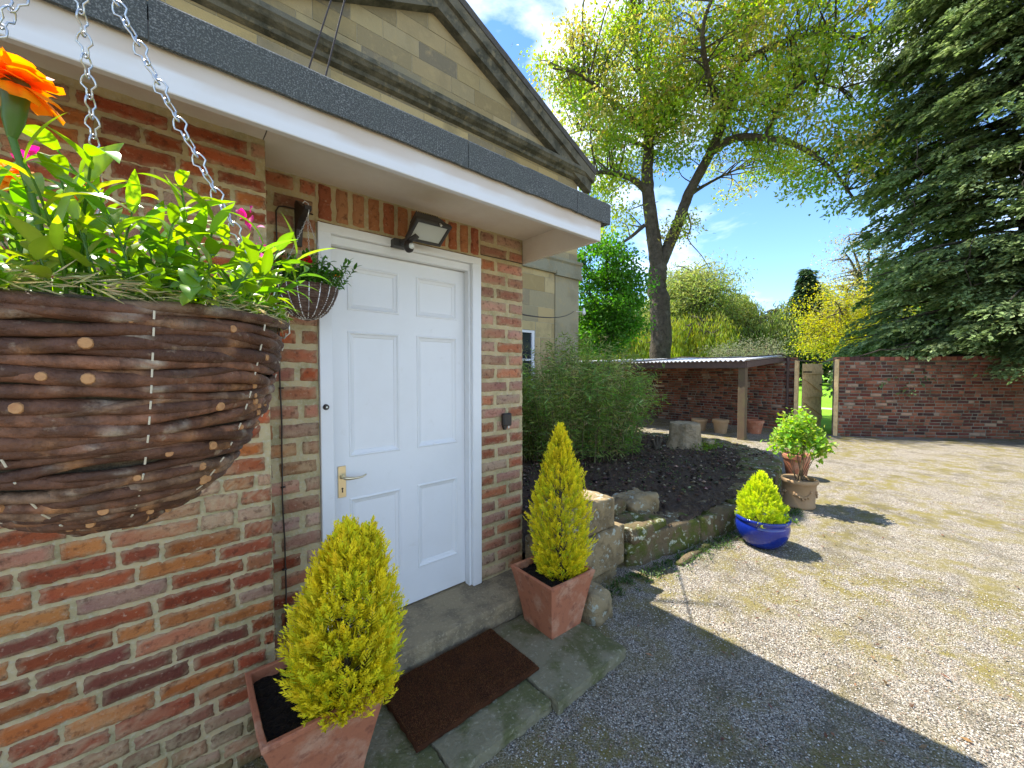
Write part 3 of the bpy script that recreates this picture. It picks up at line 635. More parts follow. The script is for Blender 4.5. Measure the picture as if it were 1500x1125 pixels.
# ------------------------------------------------------------------ garden walls, shelter, gate
def garden_wall(p0, p1, h, label, coping=True):
    p0 = np.array(p0, float); p1 = np.array(p1, float); d = p1 - p0; Ln = np.linalg.norm(d); d /= Ln
    Nn = np.array((d[1], -d[0])); 
    if Nn @ (-p0) < 0: Nn = -Nn
    t = thing('garden_wall', label, 'wall', (p0[0], p0[1], 0), 'old red brick garden walls')
    q = MB(); U = np.array((d[0], d[1], 0)); N3 = np.array((Nn[0], Nn[1], 0))
    O = np.array((p0[0], p0[1], -.02))
    vs = []
    for e in (-.002, -.23):
        for s_ in (0, Ln):
            for z_ in (0, h - .08): vs.append(O + U * s_ + N3 * e + np.array((0, 0, z_)))
    q.add(vs, [(0, 1, 3, 2), (4, 6, 7, 5), (0, 4, 5, 1), (2, 3, 7, 6), (1, 5, 7, 3)]); q.build('wall_core', 'mortar_far', t)
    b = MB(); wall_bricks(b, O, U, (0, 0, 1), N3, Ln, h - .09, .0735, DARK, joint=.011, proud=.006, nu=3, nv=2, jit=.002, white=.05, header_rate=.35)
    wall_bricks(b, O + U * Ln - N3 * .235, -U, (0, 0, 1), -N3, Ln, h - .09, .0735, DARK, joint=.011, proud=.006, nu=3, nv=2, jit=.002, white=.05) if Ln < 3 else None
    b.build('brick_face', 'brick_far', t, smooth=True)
    c_ = MB(); s_ = 0
    while s_ < Ln:
        e = .105; o_ = O + U * s_ + np.array((0, 0, h - .078)); col = np.array(random.choice(DARK)) * random.uniform(.9, 1.3); z1 = .09 + random.uniform(-.006, .006)
        vs = [o_ + U * a + N3 * n_ + np.array((0, 0, z_)) for a in (.004, e - .006) for n_ in (.012, -.245) for z_ in (0, z1)]
        c_.add(vs, [(0, 1, 3, 2), (4, 6, 7, 5), (0, 4, 5, 1), (2, 3, 7, 6), (1, 5, 7, 3), (0, 2, 6, 4)], col); s_ += e
    c_.build('coping', 'brick_far', t); return t
WX = 12.15
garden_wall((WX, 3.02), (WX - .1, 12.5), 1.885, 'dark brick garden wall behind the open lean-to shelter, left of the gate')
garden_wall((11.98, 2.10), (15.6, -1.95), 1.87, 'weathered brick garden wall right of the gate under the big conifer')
# shelter
st = thing('lean_to_shelter', 'open lean-to shelter with corrugated roof on a wooden post against the garden wall', 'shelter', (9.6, 3.4, 0))
m = MB(); k = 150; vs = []; y0, y1 = 3.26, 11.2
for i in range(k * 4 + 1):
    y = y0 + (y1 - y0) * i / (k * 4); c_ = .016 * math.cos(i * math.pi / 4 * 1.0)
    vs += [(9.50, y, 1.765 + c_ * 1.1), (WX + .12, y, 1.925 + c_), (WX + .12, y, 1.917 + c_), (9.50, y, 1.757 + c_ * 1.1)]
fs = []
for i in range(k * 4): 
    for j in range(4): fs.append((i * 4 + j, i * 4 + (j + 1) % 4, (i + 1) * 4 + (j + 1) % 4, (i + 1) * 4 + j))
m.add(vs, fs); m.build('roof_sheet', 'sheet', st)
m = MB(); m.box((9.565, 3.30, 1.60), (9.60, 11.1, 1.735)); m.build('front_beam', 'wood_dark', st)
m = MB(); vs_ = [(9.6, 1.60), (WX, 1.78), (WX, 1.89), (9.6, 1.735)]; m.prism(vs_, 'y', 3.27, 3.30); m.build('side_beam', 'wood_dark', st)
for yy in (3.30, 8.6):
    m = MB(); m.box((9.60, yy, -.02), (9.74, yy + .15, 1.70), bev=.006); m.build('post', 'wood_post', st)
m = MB(); m.tube([(WX - .03, 3.17, .02), (WX - .03, 3.17, 1.88)], .03, 8); tag(m.build('drainpipe', 'wood_dark'), 'dark narrow downpipe on the brick wall between shelter and gate', 'pipe')
# gate
gt = thing('garden_gate', 'open ledged and braced wooden gate leading to the lawn', 'gate', (12.3, 2.95, 0))
def gate():
    p0 = np.array((12.36, 2.93)); d = norm(np.array((.62, -.78)) * 1.0)[:2]; d = d / np.linalg.norm(d)
    d = np.array((.87, -.25)); d /= np.linalg.norm(d); nn = np.array((-d[1], d[0]))
    if nn @ p0 > 0: nn = -nn
    def B(m, s0, s1, z0, z1, n0, n1):
        vs = [(p0[0] + d[0] * s_ + nn[0] * n_, p0[1] + d[1] * s_ + nn[1] * n_, z_) for s_ in (s0, s1) for n_ in (n0, n1) for z_ in (z0, z1)]
        m.add(vs, [(0, 1, 3, 2), (4, 6, 7, 5), (0, 4, 5, 1), (2, 3, 7, 6), (1, 5, 7, 3), (0, 2, 6, 4)])
    m = MB()
    for i in range(6): B(m, .02 + i * .142, .02 + i * .142 + .137, .06, 1.72 + random.uniform(-.004, .004), 0, .02)
    m.build('boards', 'wood_light', gt)
    for z_ in (.25, .85, 1.45): m = MB(); B(m, .03, .86, z_, z_ + .11, .021, .05); m.build('ledge', 'wood_light', gt)
    for (za, zb) in ((.36, .85), (.96, 1.45)):
        m = MB(); vs = []
        for n_ in (.0205, .048):
            for (s_, z_) in ((.84, za), (.84, za + .13), (.05, zb), (.05, zb - .13)): vs.append((p0[0] + d[0] * s_ + nn[0] * n_, p0[1] + d[1] * s_ + nn[1] * n_, z_))
        m.add(vs, [(0, 1, 2, 3), (4, 7, 6, 5), (0, 4, 5, 1), (1, 5, 6, 2), (2, 6, 7, 3), (3, 7, 4, 0)]); m.build('brace', 'wood_light', gt)
    for z_ in (.29, 1.49): m = MB(); B(m, -.02, .35, z_, z_ + .03, .0505, .055); m.build('hinge', 'black_metal', gt)
    m = MB(); B(m, .70, .84, 1.16, 1.19, .0505, .06); m.build('latch', 'black_metal', gt)
gate()
for (x, y, lab) in ((12.06, 2.965, 'wooden gatepost fixed to the brickwork left of the gate opening'), (11.95, 2.145, 'wooden gatepost on the wall end right of the gate opening')):
    m = MB(); m.box((x - .05, y - .035, 0), (x + .09, y + .035, 1.80), bev=.005); tag(m.build('gatepost', 'wood_light'), lab, 'post', 'posts of the garden gate')
t = MB(); pts = [at(868, 531, 9.2 / .9), at(1000, 523, 10.2), at(1145, 519, 10.1), at(1185, 529, 9.8), at(1226, 525, 9.4), at(1290, 512, 9.3), at(1340, 505, 9.2)]
P_ = []
for i in range(len(pts) - 1):
    for s_ in np.linspace(0, 1, 8, endpoint=False): P_.append(pts[i] * (1 - s_) + pts[i + 1] * s_ - np.array((0, 0, .05 * math.sin(math.pi * s_))))
t.tube(P_, .014, 5)
tag(t.build('festoon_cable', 'cable'), 'dark cable sagging over the gate opening and shelter roof', 'cable')

# ------------------------------------------------------------------ raised bed
kp = [(2.66, 1.72), (3.55, 1.55), (4.25, 1.45), (4.7, 1.44), (5.2, 1.50), (5.85, 1.60), (6.5, 1.75), (7.05, 2.05), (7.5, 2.5), (7.8, 3.05), (7.9, 3.7), (7.6, 4.4), (7.1, 5.0), (6.4, 5.4)]
cx_ = np.array((5.2, 3.2))
gk = 'mossy kerb stones round the raised bed'
kl = ['long mossy kerb stone with pale lichen, beside the block wall', 'mossy kerb stone directly behind the blue bowl', 'mossy kerb stone just right of the blue bowl', 'kerb stone between the blue bowl and the carved round pot', 'kerb stone behind the carved round terracotta pot', 'kerb stone at the right corner of the bed, by the plain pot', 'kerb stone curving back from the right corner of the bed', 'mossy kerb stone on the far right of the bed near the post', 'mossy kerb stone just right of the tree stump', 'mossy kerb stone behind the tree stump', 'kerb stone at the back of the bed left of the stump', 'kerb stone at the back of the bed behind the bamboo', 'farthest kerb stone behind the bamboo']
for i in range(len(kp) - 1):
    a = np.array(kp[i]); bb = np.array(kp[i + 1]); d = bb - a; Ln = np.linalg.norm(d); d /= Ln; nn = np.array((-d[1], d[0]))
    wd = .34 if i in (0, 1, 2, 3) else .40
    if i in (5, 6): wd = .5
    hh = (.23, .215, .22, .24, .25, .26)[i] if i < 6 else .25
    m = MB(); rough_stone(m, (0.006, 0, -.05), (Ln - .006, wd, hh), .018, .035, 18)
    v = m.v[0]; v = np.stack([a[0] + d[0] * v[:, 0] + nn[0] * v[:, 1], a[1] + d[1] * v[:, 0] + nn[1] * v[:, 1], v[:, 2]], 1); m.v[0] = v
    tag(m.build('kerb_stone', 'mossy_stone', smooth=True), kl[i], 'kerb stone', gk)
m = MB(); nx, ny = 150, 110; vs = []
poly = np.array(kp + [(5.0, 5.6), (1.9, 5.6), (1.9, 1.9), (2.6, 2.0)])
def inside(x, y):
    c = False; n_ = len(poly); j = n_ - 1
    for i in range(n_):
        if (poly[i][1] > y) != (poly[j][1] > y) and x < (poly[j][0] - poly[i][0]) * (y - poly[i][1]) / (poly[j][1] - poly[i][1]) + poly[i][0]: c = not c
        j = i
    return c
GX = np.linspace(1.9, 8.0, nx); GY = np.linspace(1.6, 5.7, ny); nz = rng.normal(0, .009, (ny, nx))
ins = [[inside(x, y) for x in GX] for y in GY]
for j, y in enumerate(GY):
    for i, x in enumerate(GX):
        z_ = .225 + .03 * math.exp(-((x - 4.6) ** 2 / 3 + (y - 3.6) ** 2 / 2)) + .022 * wob((x, y, 0), 5) + .012 * wob((x, y, 4), 17) + nz[j, i]
        vs.append((x, y, z_))
fs = []
for j in range(ny - 1):
    for i in range(nx - 1):
        if ins[j][i] and ins[j + 1][i] and ins[j][i + 1] and ins[j + 1][i + 1]: fs.append((j * nx + i, j * nx + i + 1, (j + 1) * nx + i + 1, (j + 1) * nx + i))
m.add(vs, fs); tag(m.build('soil_bed', 'soil', org=(4.6, 3.2, .2)), kind='structure')
# clods, weeds and chips on the bed
m = MB(); k = 2600; X0 = rng.uniform(2.4, 7.6, k); Y0 = rng.uniform(1.85, 5, k); ok = np.array([inside(a, b_) for a, b_ in zip(X0, Y0)]); X0 = X0[ok]; Y0 = Y0[ok]
oct_f = [(0, 2, 4), (2, 1, 4), (1, 3, 4), (3, 0, 4), (2, 0, 5), (1, 2, 5), (3, 1, 5), (0, 3, 5)]
def stones(m, X0, Y0, Z0, smin, smax, cols):
    k = len(X0); s_ = rng.uniform(smin, smax, k); base = np.array([(1, 0, 0), (-1, 0, 0), (0, 1, 0), (0, -1, 0), (0, 0, 1), (0, 0, -1)], float)
    V = base[None] * s_[:, None, None] * rng.uniform(.55, 1.1, (k, 6, 1)); V[:, :, 2] *= .6
    th = rng.uniform(0, 6.28, k); c_, s2 = np.cos(th)[:, None], np.sin(th)[:, None]
    x = V[:, :, 0] * c_ - V[:, :, 1] * s2; y = V[:, :, 0] * s2 + V[:, :, 1] * c_
    z = V[:, :, 2] + rng.uniform(-.3, .3, (k, 1)) * x
    V = np.stack([x + X0[:, None], y + Y0[:, None], z + Z0[:, None]], 2).reshape(-1, 3)
    b_ = np.arange(k)[:, None, None] * 6; F_ = (b_ + np.array(oct_f)[None]).reshape(-1, 3)
    m.add(V, F_.tolist(), np.repeat(cols, 6, 0))
stones(m, X0, Y0, np.full(len(X0), .25) + .03 * np.exp(-((X0 - 4.6) ** 2 / 3 + (Y0 - 3.6) ** 2 / 2)), .008, .035, np.where(rng.random((len(X0), 1)) < .16, vary((.26, .20, .14), len(X0), .3), vary((.08, .052, .034), len(X0), .4)))
M['clod'] = mat('clod', attr=True, rough=.95, spec=.15)
tag(m.build('soil_clods', 'clod', org=(4.6, 3.2, .2)), 'loose lumps of dark earth strewn over the raised bed', 'soil', kind='stuff')
m = MB(); k = 420; X0 = rng.uniform(2.5, 7.4, k); Y0 = rng.uniform(1.9, 3.9, k)
Pc = np.repeat(np.stack([X0, Y0, np.full(k, .27)], 1), 4, 0) + rng.normal(0, .012, (k * 4, 3)); D = norm(rdir(k * 4) * [1, 1, .3] + [0, 0, .35])
leaves(m, Pc, D, np.tile((0, 0, 1.), (k * 4, 1)) + rdir(k * 4) * .4, rng.uniform(.015, .04, k * 4), .014, vary((.12, .15, .05), k * 4, .4, .15))
tag(m.build('seedlings', 'foliage', org=(4.6, 3.2, .2)), 'tiny green weed seedlings and litter scattered on the dark soil', 'weeds', kind='stuff')
# stone blocks between pier and kerb
gb = 'rough stone blocks walling the bed'
for (a, bb, lab) in (((1.875, 1.72, .38), (2.49, 2.0, .60), 'pale squared stone block on top of the low wall behind the right potted conifer'),
                     ((2.02, 1.705, .075), (2.60, 2.0, .372), 'brown stone block with a grey lichen patch, below the pale top block'),
                     ((1.875, 1.73, -.02), (2.54, 2.0, .07), 'low foundation stone at the bottom of the block wall'),
                     ((1.875, 1.80, .08), (2.01, 2.05, .375), 'narrow stone block against the brick pier, behind the conifer')):
    m = MB(); rough_stone(m, a, bb, .008, .014, 18); tag(m.build('stone_block', 'block_stone', smooth=True), lab, 'stone block', gb)
m = MB(); rough_stone(m, (2.66, 1.66, .20), (3.16, 2.0, .30), .03, .035, 14); tag(m.build('stone_block', 'mossy_stone', smooth=True), 'flat yellow-mossed stone lying on the end of the kerb', 'stone block', gb)
m = MB(); rough_stone(m, (2.62, 1.95, .22), (3.02, 2.2, .42), .035, .045, 14); tag(m.build('rock', 'mossy_stone', smooth=True), 'green mossy rock beside the pale top block', 'rock')
m = MB(); rough_stone(m, (3.02, 1.88, .20), (3.42, 2.15, .40), .03, .035, 14); tag(m.build('rock', 'block_stone', smooth=True), 'pinkish grey angular rock on the soil by the kerb', 'rock')
m = MB(); rough_stone(m, (1.865, 1.42, -.04), (2.07, 1.70, .19), .02, .07, 14); tag(m.build('boulder', 'block_stone', smooth=True), 'rounded mossy boulder behind the right terracotta pot', 'boulder')
m = MB(); rough_stone(m, (3.0, 1.46, -.03), (3.55, 1.53, .035), .015, .03, 7); tag(m.build('edging_stone', 'mossy_stone', smooth=True), 'low half-buried edging stone in the weeds before the long kerb', 'stone')
m = MB(); rough_stone(m, (6.2, 4.2, .15), (6.7, 4.5, .42), .03, .08, 6); tag(m.build('rock', 'mossy_stone', smooth=True), 'mossy rock left of the stump at the edge of the bamboo', 'rock')
m = MB(); rough_stone(m, (6.85, 2.86, .22), (7.1, 3.02, .36), .02, .06, 5); tag(m.build('rock', 'block_stone', smooth=True), 'small pale rock just right of the tree stump', 'rock')
# stump
m = MB(); k = 40; sx_, sy_ = 6.68, 3.22; vs = []
prof = [(1.28, .16), (1.12, .24), (1.0, .34), (.94, .48), (.93, .62), (.90, .645)]
for (r, z) in prof:
    for j in range(k):
        t_ = 2 * math.pi * j / k; rr = .265 * r * (1 + .07 * math.sin(3 * t_ + 1) + .05 * math.sin(7 * t_ + 2) * (1.3 - z)) ; vs.append((sx_ + rr * math.cos(t_), sy_ + rr * math.sin(t_), z + .012 * wob((math.cos(t_), math.sin(t_), 0), 9)))
fs = [(i * k + j, i * k + (j + 1) % k, (i + 1) * k + (j + 1) % k, (i + 1) * k + j) for i in range(len(prof) - 1) for j in range(k)] + [tuple((len(prof) - 1) * k + j for j in range(k))]
m.add(vs, fs); tag(m.build('tree_stump', 'stump', smooth=False), 'pale weathered tree stump at the back of the soil bed', 'tree stump')
t = thing('cut_shrub', 'small pruned shrub stub with pale cut ends left of the tree stump', 'shrub', (6.0, 3.36, .25))
m = MB()
for (dx, dy, h_) in ((-.07, .03, .20), (0, 0, .26), (.06, -.04, .23), (.03, .06, .17)):
    p0 = np.array((6.0, 3.36, .22)); p1 = p0 + [dx * .6, dy * .6, h_ * .55]; p2 = p0 + [dx, dy, h_]; m.tube([p0, p1, p2], [.035, .028, .022], 8); ce = MB(); ce.tube([p2, p2 + (p2 - p1) * .01 + [0, 0, .003]], .021, 8); ce.build('cut_end', 'cut_wood', t)
m.build('stems', 'bark', t)

# ------------------------------------------------------------------ potted plants
def spray_conifer(mb, c, h, r, n, col, tips, bl=.03, profile=None, lean=(0, 0), dark=.45):
    """many feathery fan sprays pointing up and out over a conical body"""
    for i in range(n):
        t = random.random() ** 1.25; a = random.uniform(0, 2 * math.pi); rr = r * profile(t) * (1 + .16 * wob((math.cos(a) + c[0] * 9, math.sin(a), t * 3.2), 2.2)); dd = random.choice((1, 1.04, 1.12, .95, .85, .6, 1.0, 1.2))
        if h > 0:
            p = np.array((c[0] + rr * dd * math.cos(a) + lean[0] * t, c[1] + rr * dd * math.sin(a) + lean[1] * t, c[2] + h * t))
        up = norm(np.array((math.cos(a) * (.75 - .45 * t), math.sin(a) * (.75 - .45 * t), .75 + .5 * t)) + rng.normal(0, .22, 3))
        side = norm(np.cross(up, rng.normal(size=3))); L_ = bl * random.uniform(.7, 1.4) * 2.2
        k = 13; s_ = np.linspace(.08, 1, k); P0 = p[None] - up * L_ * .45 + up[None] * (s_[:, None] * L_)
        sg = np.where(np.arange(k) % 2 == 0, 1, -1)[:, None]; D = up[None] * 1.0 + side[None] * sg * (1.05 - .75 * s_[:, None]) + rng.normal(0, .12, (k, 3))
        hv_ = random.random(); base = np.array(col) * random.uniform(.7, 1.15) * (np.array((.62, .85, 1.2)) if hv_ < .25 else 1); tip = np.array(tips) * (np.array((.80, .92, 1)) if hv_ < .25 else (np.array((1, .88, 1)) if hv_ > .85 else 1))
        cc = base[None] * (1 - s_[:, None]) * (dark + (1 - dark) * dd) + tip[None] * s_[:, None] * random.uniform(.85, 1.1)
        nn = np.cross(up, side)[None] + rng.normal(0, .5, (k, 3))
        leaves(mb, P0, D, nn, bl * (1.1 - .55 * s_) * rng.uniform(.8, 1.2, k), bl * .22, cc, .3)
def square_pot(t, cx, cy, z0, hgt, rim, base, rot, m_='terracotta'):
    prof = [(base, 0), (base + .2 * (rim - base), hgt * .25), (base + .45 * (rim - base), hgt * .5), (base + .72 * (rim - base), hgt * .76), (rim * .985, hgt - .022), (rim, hgt - .018), (rim + .001, hgt - .003), (rim - .003, hgt), (rim - .015, hgt), (rim - .018, hgt - .004), (rim - .021, hgt - .06)]
    m = MB(); vs = []; k = 20
    for (r, z) in prof:
        for j in range(k):
            side = j // 5; u = (j % 5) / 5 * 2 - 1; cr_ = .9
            p = [(1, u), (-u, 1), (-1, -u), (u, -1)][side]
            p = np.array(p, float) * r
            # round corners slightly
            if j % 5 == 0: p *= .988
            q = rot; vs.append((cx + p[0] * math.cos(q) - p[1] * math.sin(q) + .001 * wob((j, z, r), 4), cy + p[0] * math.sin(q) + p[1] * math.cos(q), z0 + z))
    fs = [(i * k + j, i * k + (j + 1) % k, (i + 1) * k + (j + 1) % k, (i + 1) * k + j) for i in range(len(prof) - 1) for j in range(k)] + [tuple(range(k))[::-1]]
    m.add(vs, fs); po = m.build('pot', m_, t)
    s_ = MB(); vs = []; n_ = 22; hw = rim - .020
    for j in range(n_ + 1):
        for i in range(n_ + 1):
            a, b_ = (i / n_ * 2 - 1) * hw, (j / n_ * 2 - 1) * hw
            vs.append((cx + a * math.cos(rot) - b_ * math.sin(rot), cy + a * math.sin(rot) + b_ * math.cos(rot), z0 + hgt - .038 + random.gauss(0, .003) + .008 * wob((a, b_, 0), 40)))
    s_.add(vs, [(j * (n_ + 1) + i, j * (n_ + 1) + i + 1, (j + 1) * (n_ + 1) + i + 1, (j + 1) * (n_ + 1) + i) for j in range(n_) for i in range(n_)]); s_.build('compost', 'compost', po)
def potcon(cx, cy, px, py, rim, z0, hgt, h, r, n, prof, rot, lean, label, base=.12, bl=.026, col=(.56, .50, .012), tip=(.95, .82, .035), spike=None):
    t = thing('potted_conifer', label, 'potted conifer', (cx, cy, z0), 'yellow conifers in square terracotta pots by the door')
    square_pot(t, cx, cy, z0, hgt, rim, base, rot)
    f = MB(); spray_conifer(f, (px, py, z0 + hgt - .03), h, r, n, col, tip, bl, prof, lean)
    if spike: spray_conifer(f, (px + spike[0], py + spike[1], z0 + hgt + h * .62), h * .33, r * .34, 150, col, tip, bl * .9, lambda t: (1 - t) ** .7 + .1, (0, 0))
    fo = f.build('foliage', 'needle', t)
    s_ = MB(); s_.tube([(px, py, z0 + hgt - .06), (px + lean[0] * .3, py + lean[1] * .3, z0 + hgt + h * .3), (px + lean[0] * .9, py + lean[1] * .9, z0 + hgt + h * .9)], [.012, .009, .003], 8)
    for i in range(60):
        a = random.uniform(0, 6.28); u = random.uniform(.05, .9); s0 = np.array((px + lean[0] * u, py + lean[1] * u, z0 + hgt + h * u - .03)); rr = r * prof(u) * .8
        s_.tube([s0, s0 + [rr * math.cos(a) * .5, rr * math.sin(a) * .5, .04], s0 + [rr * math.cos(a), rr * math.sin(a), .09]], [.003, .002, .001], 4, cap=False)
    s_.build('stem', 'bark', t)
p1 = lambda t: (.72 + .9 * t - 1.1 * t * t if t < .45 else .905 * (1 - (t - .45) / .55) ** .62) + .0
potcon(.385, 1.545, .457, 1.43, .198, .05, .36, .585, .162, 2000, p1, -.02, (.01, .0), 'bushy yellow conifer in a square terracotta pot nearest the camera, against the brick wall', base=.12, bl=.029, spike=(.075, -.04))
p2 = lambda t: (.62 + 1.35 * t - 1.6 * t * t if t < .42 else .905 * (1 - (t - .42) / .58) ** .8)
potcon(1.685, 1.595, 1.735, 1.575, .176, .056, .325, .84, .165, 1900, p2, -.04, (-.01, .0), 'slender yellow conifer in a square terracotta pot right of the doorstep', base=.118, bl=.024)
# blue bowl
t = thing('potted_conifer', 'lime-yellow dwarf conifer in a glossy cobalt blue bowl on the gravel', 'potted conifer', (3.95, 1.2, 0))
m = MB(); m.lathe((3.95, 1.2, 0), [(.0, .0), (.115, .0), (.135, .012), (.178, .06), (.202, .12), (.209, .17), (.206, .20), (.200, .212), (.206, .22), (.213, .234), (.213, .248), (.206, .256), (.193, .254), (.188, .235), (.180, .20)], 56)
bo = m.build('bowl', 'blue_glaze', t, smooth=True)
m = MB(); m.lathe((3.95, 1.2, 0), [(.0, .21), (.1, .213), (.183, .208)], 30); m.build('compost', 'compost', bo)
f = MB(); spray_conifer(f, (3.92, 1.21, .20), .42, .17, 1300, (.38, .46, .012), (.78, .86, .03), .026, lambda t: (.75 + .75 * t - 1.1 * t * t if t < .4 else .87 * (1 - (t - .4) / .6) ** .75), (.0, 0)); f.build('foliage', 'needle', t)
f = MB(); k = 160; P = np.array((4.04, 1.07, .235)) + rng.normal(0, .04, (k, 3)) * [1, 1, .3]; leaves(f, P, rdir(k) + [0, 0, .3], rdir(k) * .5 + [0, 0, 1], .03, .02, vary((.22, .38, .05), k)); f.build('seedlings', 'foliage', t)
# round terracotta pot with leafy shrub
t = thing('potted_shrub', 'leafy green shrub in a round terracotta pot with carved garlands', 'potted shrub', (5.4, 1.28, 0))
m = MB(); cx, cy = 5.4, 1.28
m.lathe((cx, cy, 0), [(.0, 0), (.152, 0), (.157, .012), (.157, .03), (.151, .04), (.156, .16), (.162, .262), (.172, .270), (.182, .284), (.182, .306), (.172, .320), (.158, .318), (.153, .30), (.151, .26)], 48)
po = m.build('pot', 'terracotta_pale', t, smooth=True)
m = MB()
for sct in range(4):
    a0 = sct * math.pi / 2 + 3.6; pts = []
    for s_ in np.linspace(-.55, .55, 12): a = a0 + s_; pts.append((cx + .161 * math.cos(a), cy + .161 * math.sin(a), .19 - .055 * math.cos(s_ / .55 * 1.5)))
    m.tube(pts, .009, 7)
    for s_ in np.linspace(-.5, .5, 7):
        a = a0 + s_; p = np.array((cx + .163 * math.cos(a), cy + .163 * math.sin(a), .19 - .055 * math.cos(s_ / .55 * 1.5) + random.uniform(-.02, .02)))
        m.tube([p - [0, 0, .018], p, p + [0, 0, .018]], [.004, .015, .004], 6)
m.build('garland_relief', 'terracotta_pale', po, smooth=True)
m = MB(); m.lathe((cx, cy, 0), [(0, .285), (.154, .28)], 30); m.build('compost', 'compost', po)
f = MB(); s_ = MB()
for i in range(46):
    a = random.uniform(0, 6.28); r_ = .30 * math.sqrt(random.random()); top = np.array((cx - .05 + r_ * math.cos(a), cy + .02 + r_ * math.sin(a), .62 + .50 * (1 - (r_ / .34) ** 2) * random.uniform(.55, 1.0)))
    b0 = np.array((cx + random.uniform(-.04, .04), cy + random.uniform(-.04, .04), .28)); md = (b0 + top) / 2 + [random.uniform(-.05, .05), random.uniform(-.05, .05), .02]
    if i % 3 == 0: s_.tube([b0, b0 * .6 + md * .4, md, top], [.005, .004, .003, .0015], 5, cap=False)
    k = 44; u = rng.uniform(.45, 1.05, k)[:, None]; P = md * (1 - u) + top * u + rng.normal(0, .035, (k, 3)); leaves(f, P, rdir(k) + [0, 0, -.1], rdir(k) * .6 + [0, 0, 1], rng.uniform(.035, .07, k), rng.uniform(.028, .045, k), vary((.32, .46, .07), k, .2))
s_.build('stem', 'wood_post', t); f.build('foliage', 'foliage', t)
# second round pot behind
def round_pot(name, x, y, r, h, label, group=None, mt_='terracotta', plant=False):
    t = thing(name, label, 'flowerpot', (x, y, 0), group)
    m = MB(); m.lathe((x, y, 0), [(0, 0), (r * .68, 0), (r * .70, .01), (r * .93, h * .80), (r * 1.0, h * .80), (r * 1.02, h * .83), (r * 1.02, h * .98), (r * .99, h), (r * .90, h), (r * .88, h * .9)], 36); m.build('body', mt_, t, smooth=False)
    m = MB(); m.lathe((x, y, 0), [(0, h * .88), (r * .9, h * .87)], 24); m.build('compost', 'compost', t)
    return t
round_pot('flowerpot', 6.85, 1.66, .175, .34, 'plain round terracotta pot standing behind the potted shrub')
gp = 'empty terracotta pots along the shelter wall'
for (x, y, r, h, lab, mm) in ((10.35, 4.62, .19, .30, 'dull brown pot under the shelter, nearest the stump', 'terracotta_pale'), (10.3, 4.08, .185, .34, 'ochre terracotta pot under the shelter, left of the post', 'terracotta_pale'), (10.9, 3.52, .20, .33, 'reddish terracotta pot under the shelter, right of the post', 'terracotta')):
    round_pot('flowerpot', x, y, r, h, lab, gp, mm)

# ------------------------------------------------------------------ bamboo
t = thing('bamboo_clump', 'dense bamboo clump with narrow leaves growing by the stone house', 'bamboo', (4.9, 3.9, .2))
f = MB(); s_ = MB()
for i in range(210):
    a = random.uniform(0, 6.28); r_ = math.sqrt(random.random()); bx, by = 4.75 + r_ * 1.05 * math.cos(a), 3.95 + r_ * .75 * math.sin(a)
    hgt = (2.15 - .75 * r_ ** 2) * random.uniform(.72, 1.04); ln = np.array((math.cos(a) * .35 * r_ + random.uniform(-.1, .1), math.sin(a) * .35 * r_ + random.uniform(-.1, .1)))
    pts = [np.array((bx + ln[0] * u ** 2, by + ln[1] * u ** 2, .2 + hgt * (u - .12 * u ** 3))) for u in np.linspace(0, 1, 7)]
    s_.tube(pts, np.linspace(.005, .0015, 7), 5, cap=False)
    k = 150; u = rng.uniform(.12, 1, k); P = np.stack([bx + ln[0] * u ** 2, by + ln[1] * u ** 2, .2 + hgt * (u - .12 * u ** 3)], 1) + rng.normal(0, .055, (k, 3))
    D = rdir(k) * [1, 1, .5] + [0, 0, -.25]; shade = .9 + .2 * (u)[:, None]
    leaves(f, P, D, rdir(k), rng.uniform(.06, .13, k), rng.uniform(.010, .019, k), np.clip(vary(random.choice([(.20, .28, .06), (.26, .32, .09), (.34, .34, .13), (.16, .27, .06)]), k, .2) * shade, 0, 1), .2)
s_.build('canes', 'wood_post', t); f.build('foliage', 'foliage', t)

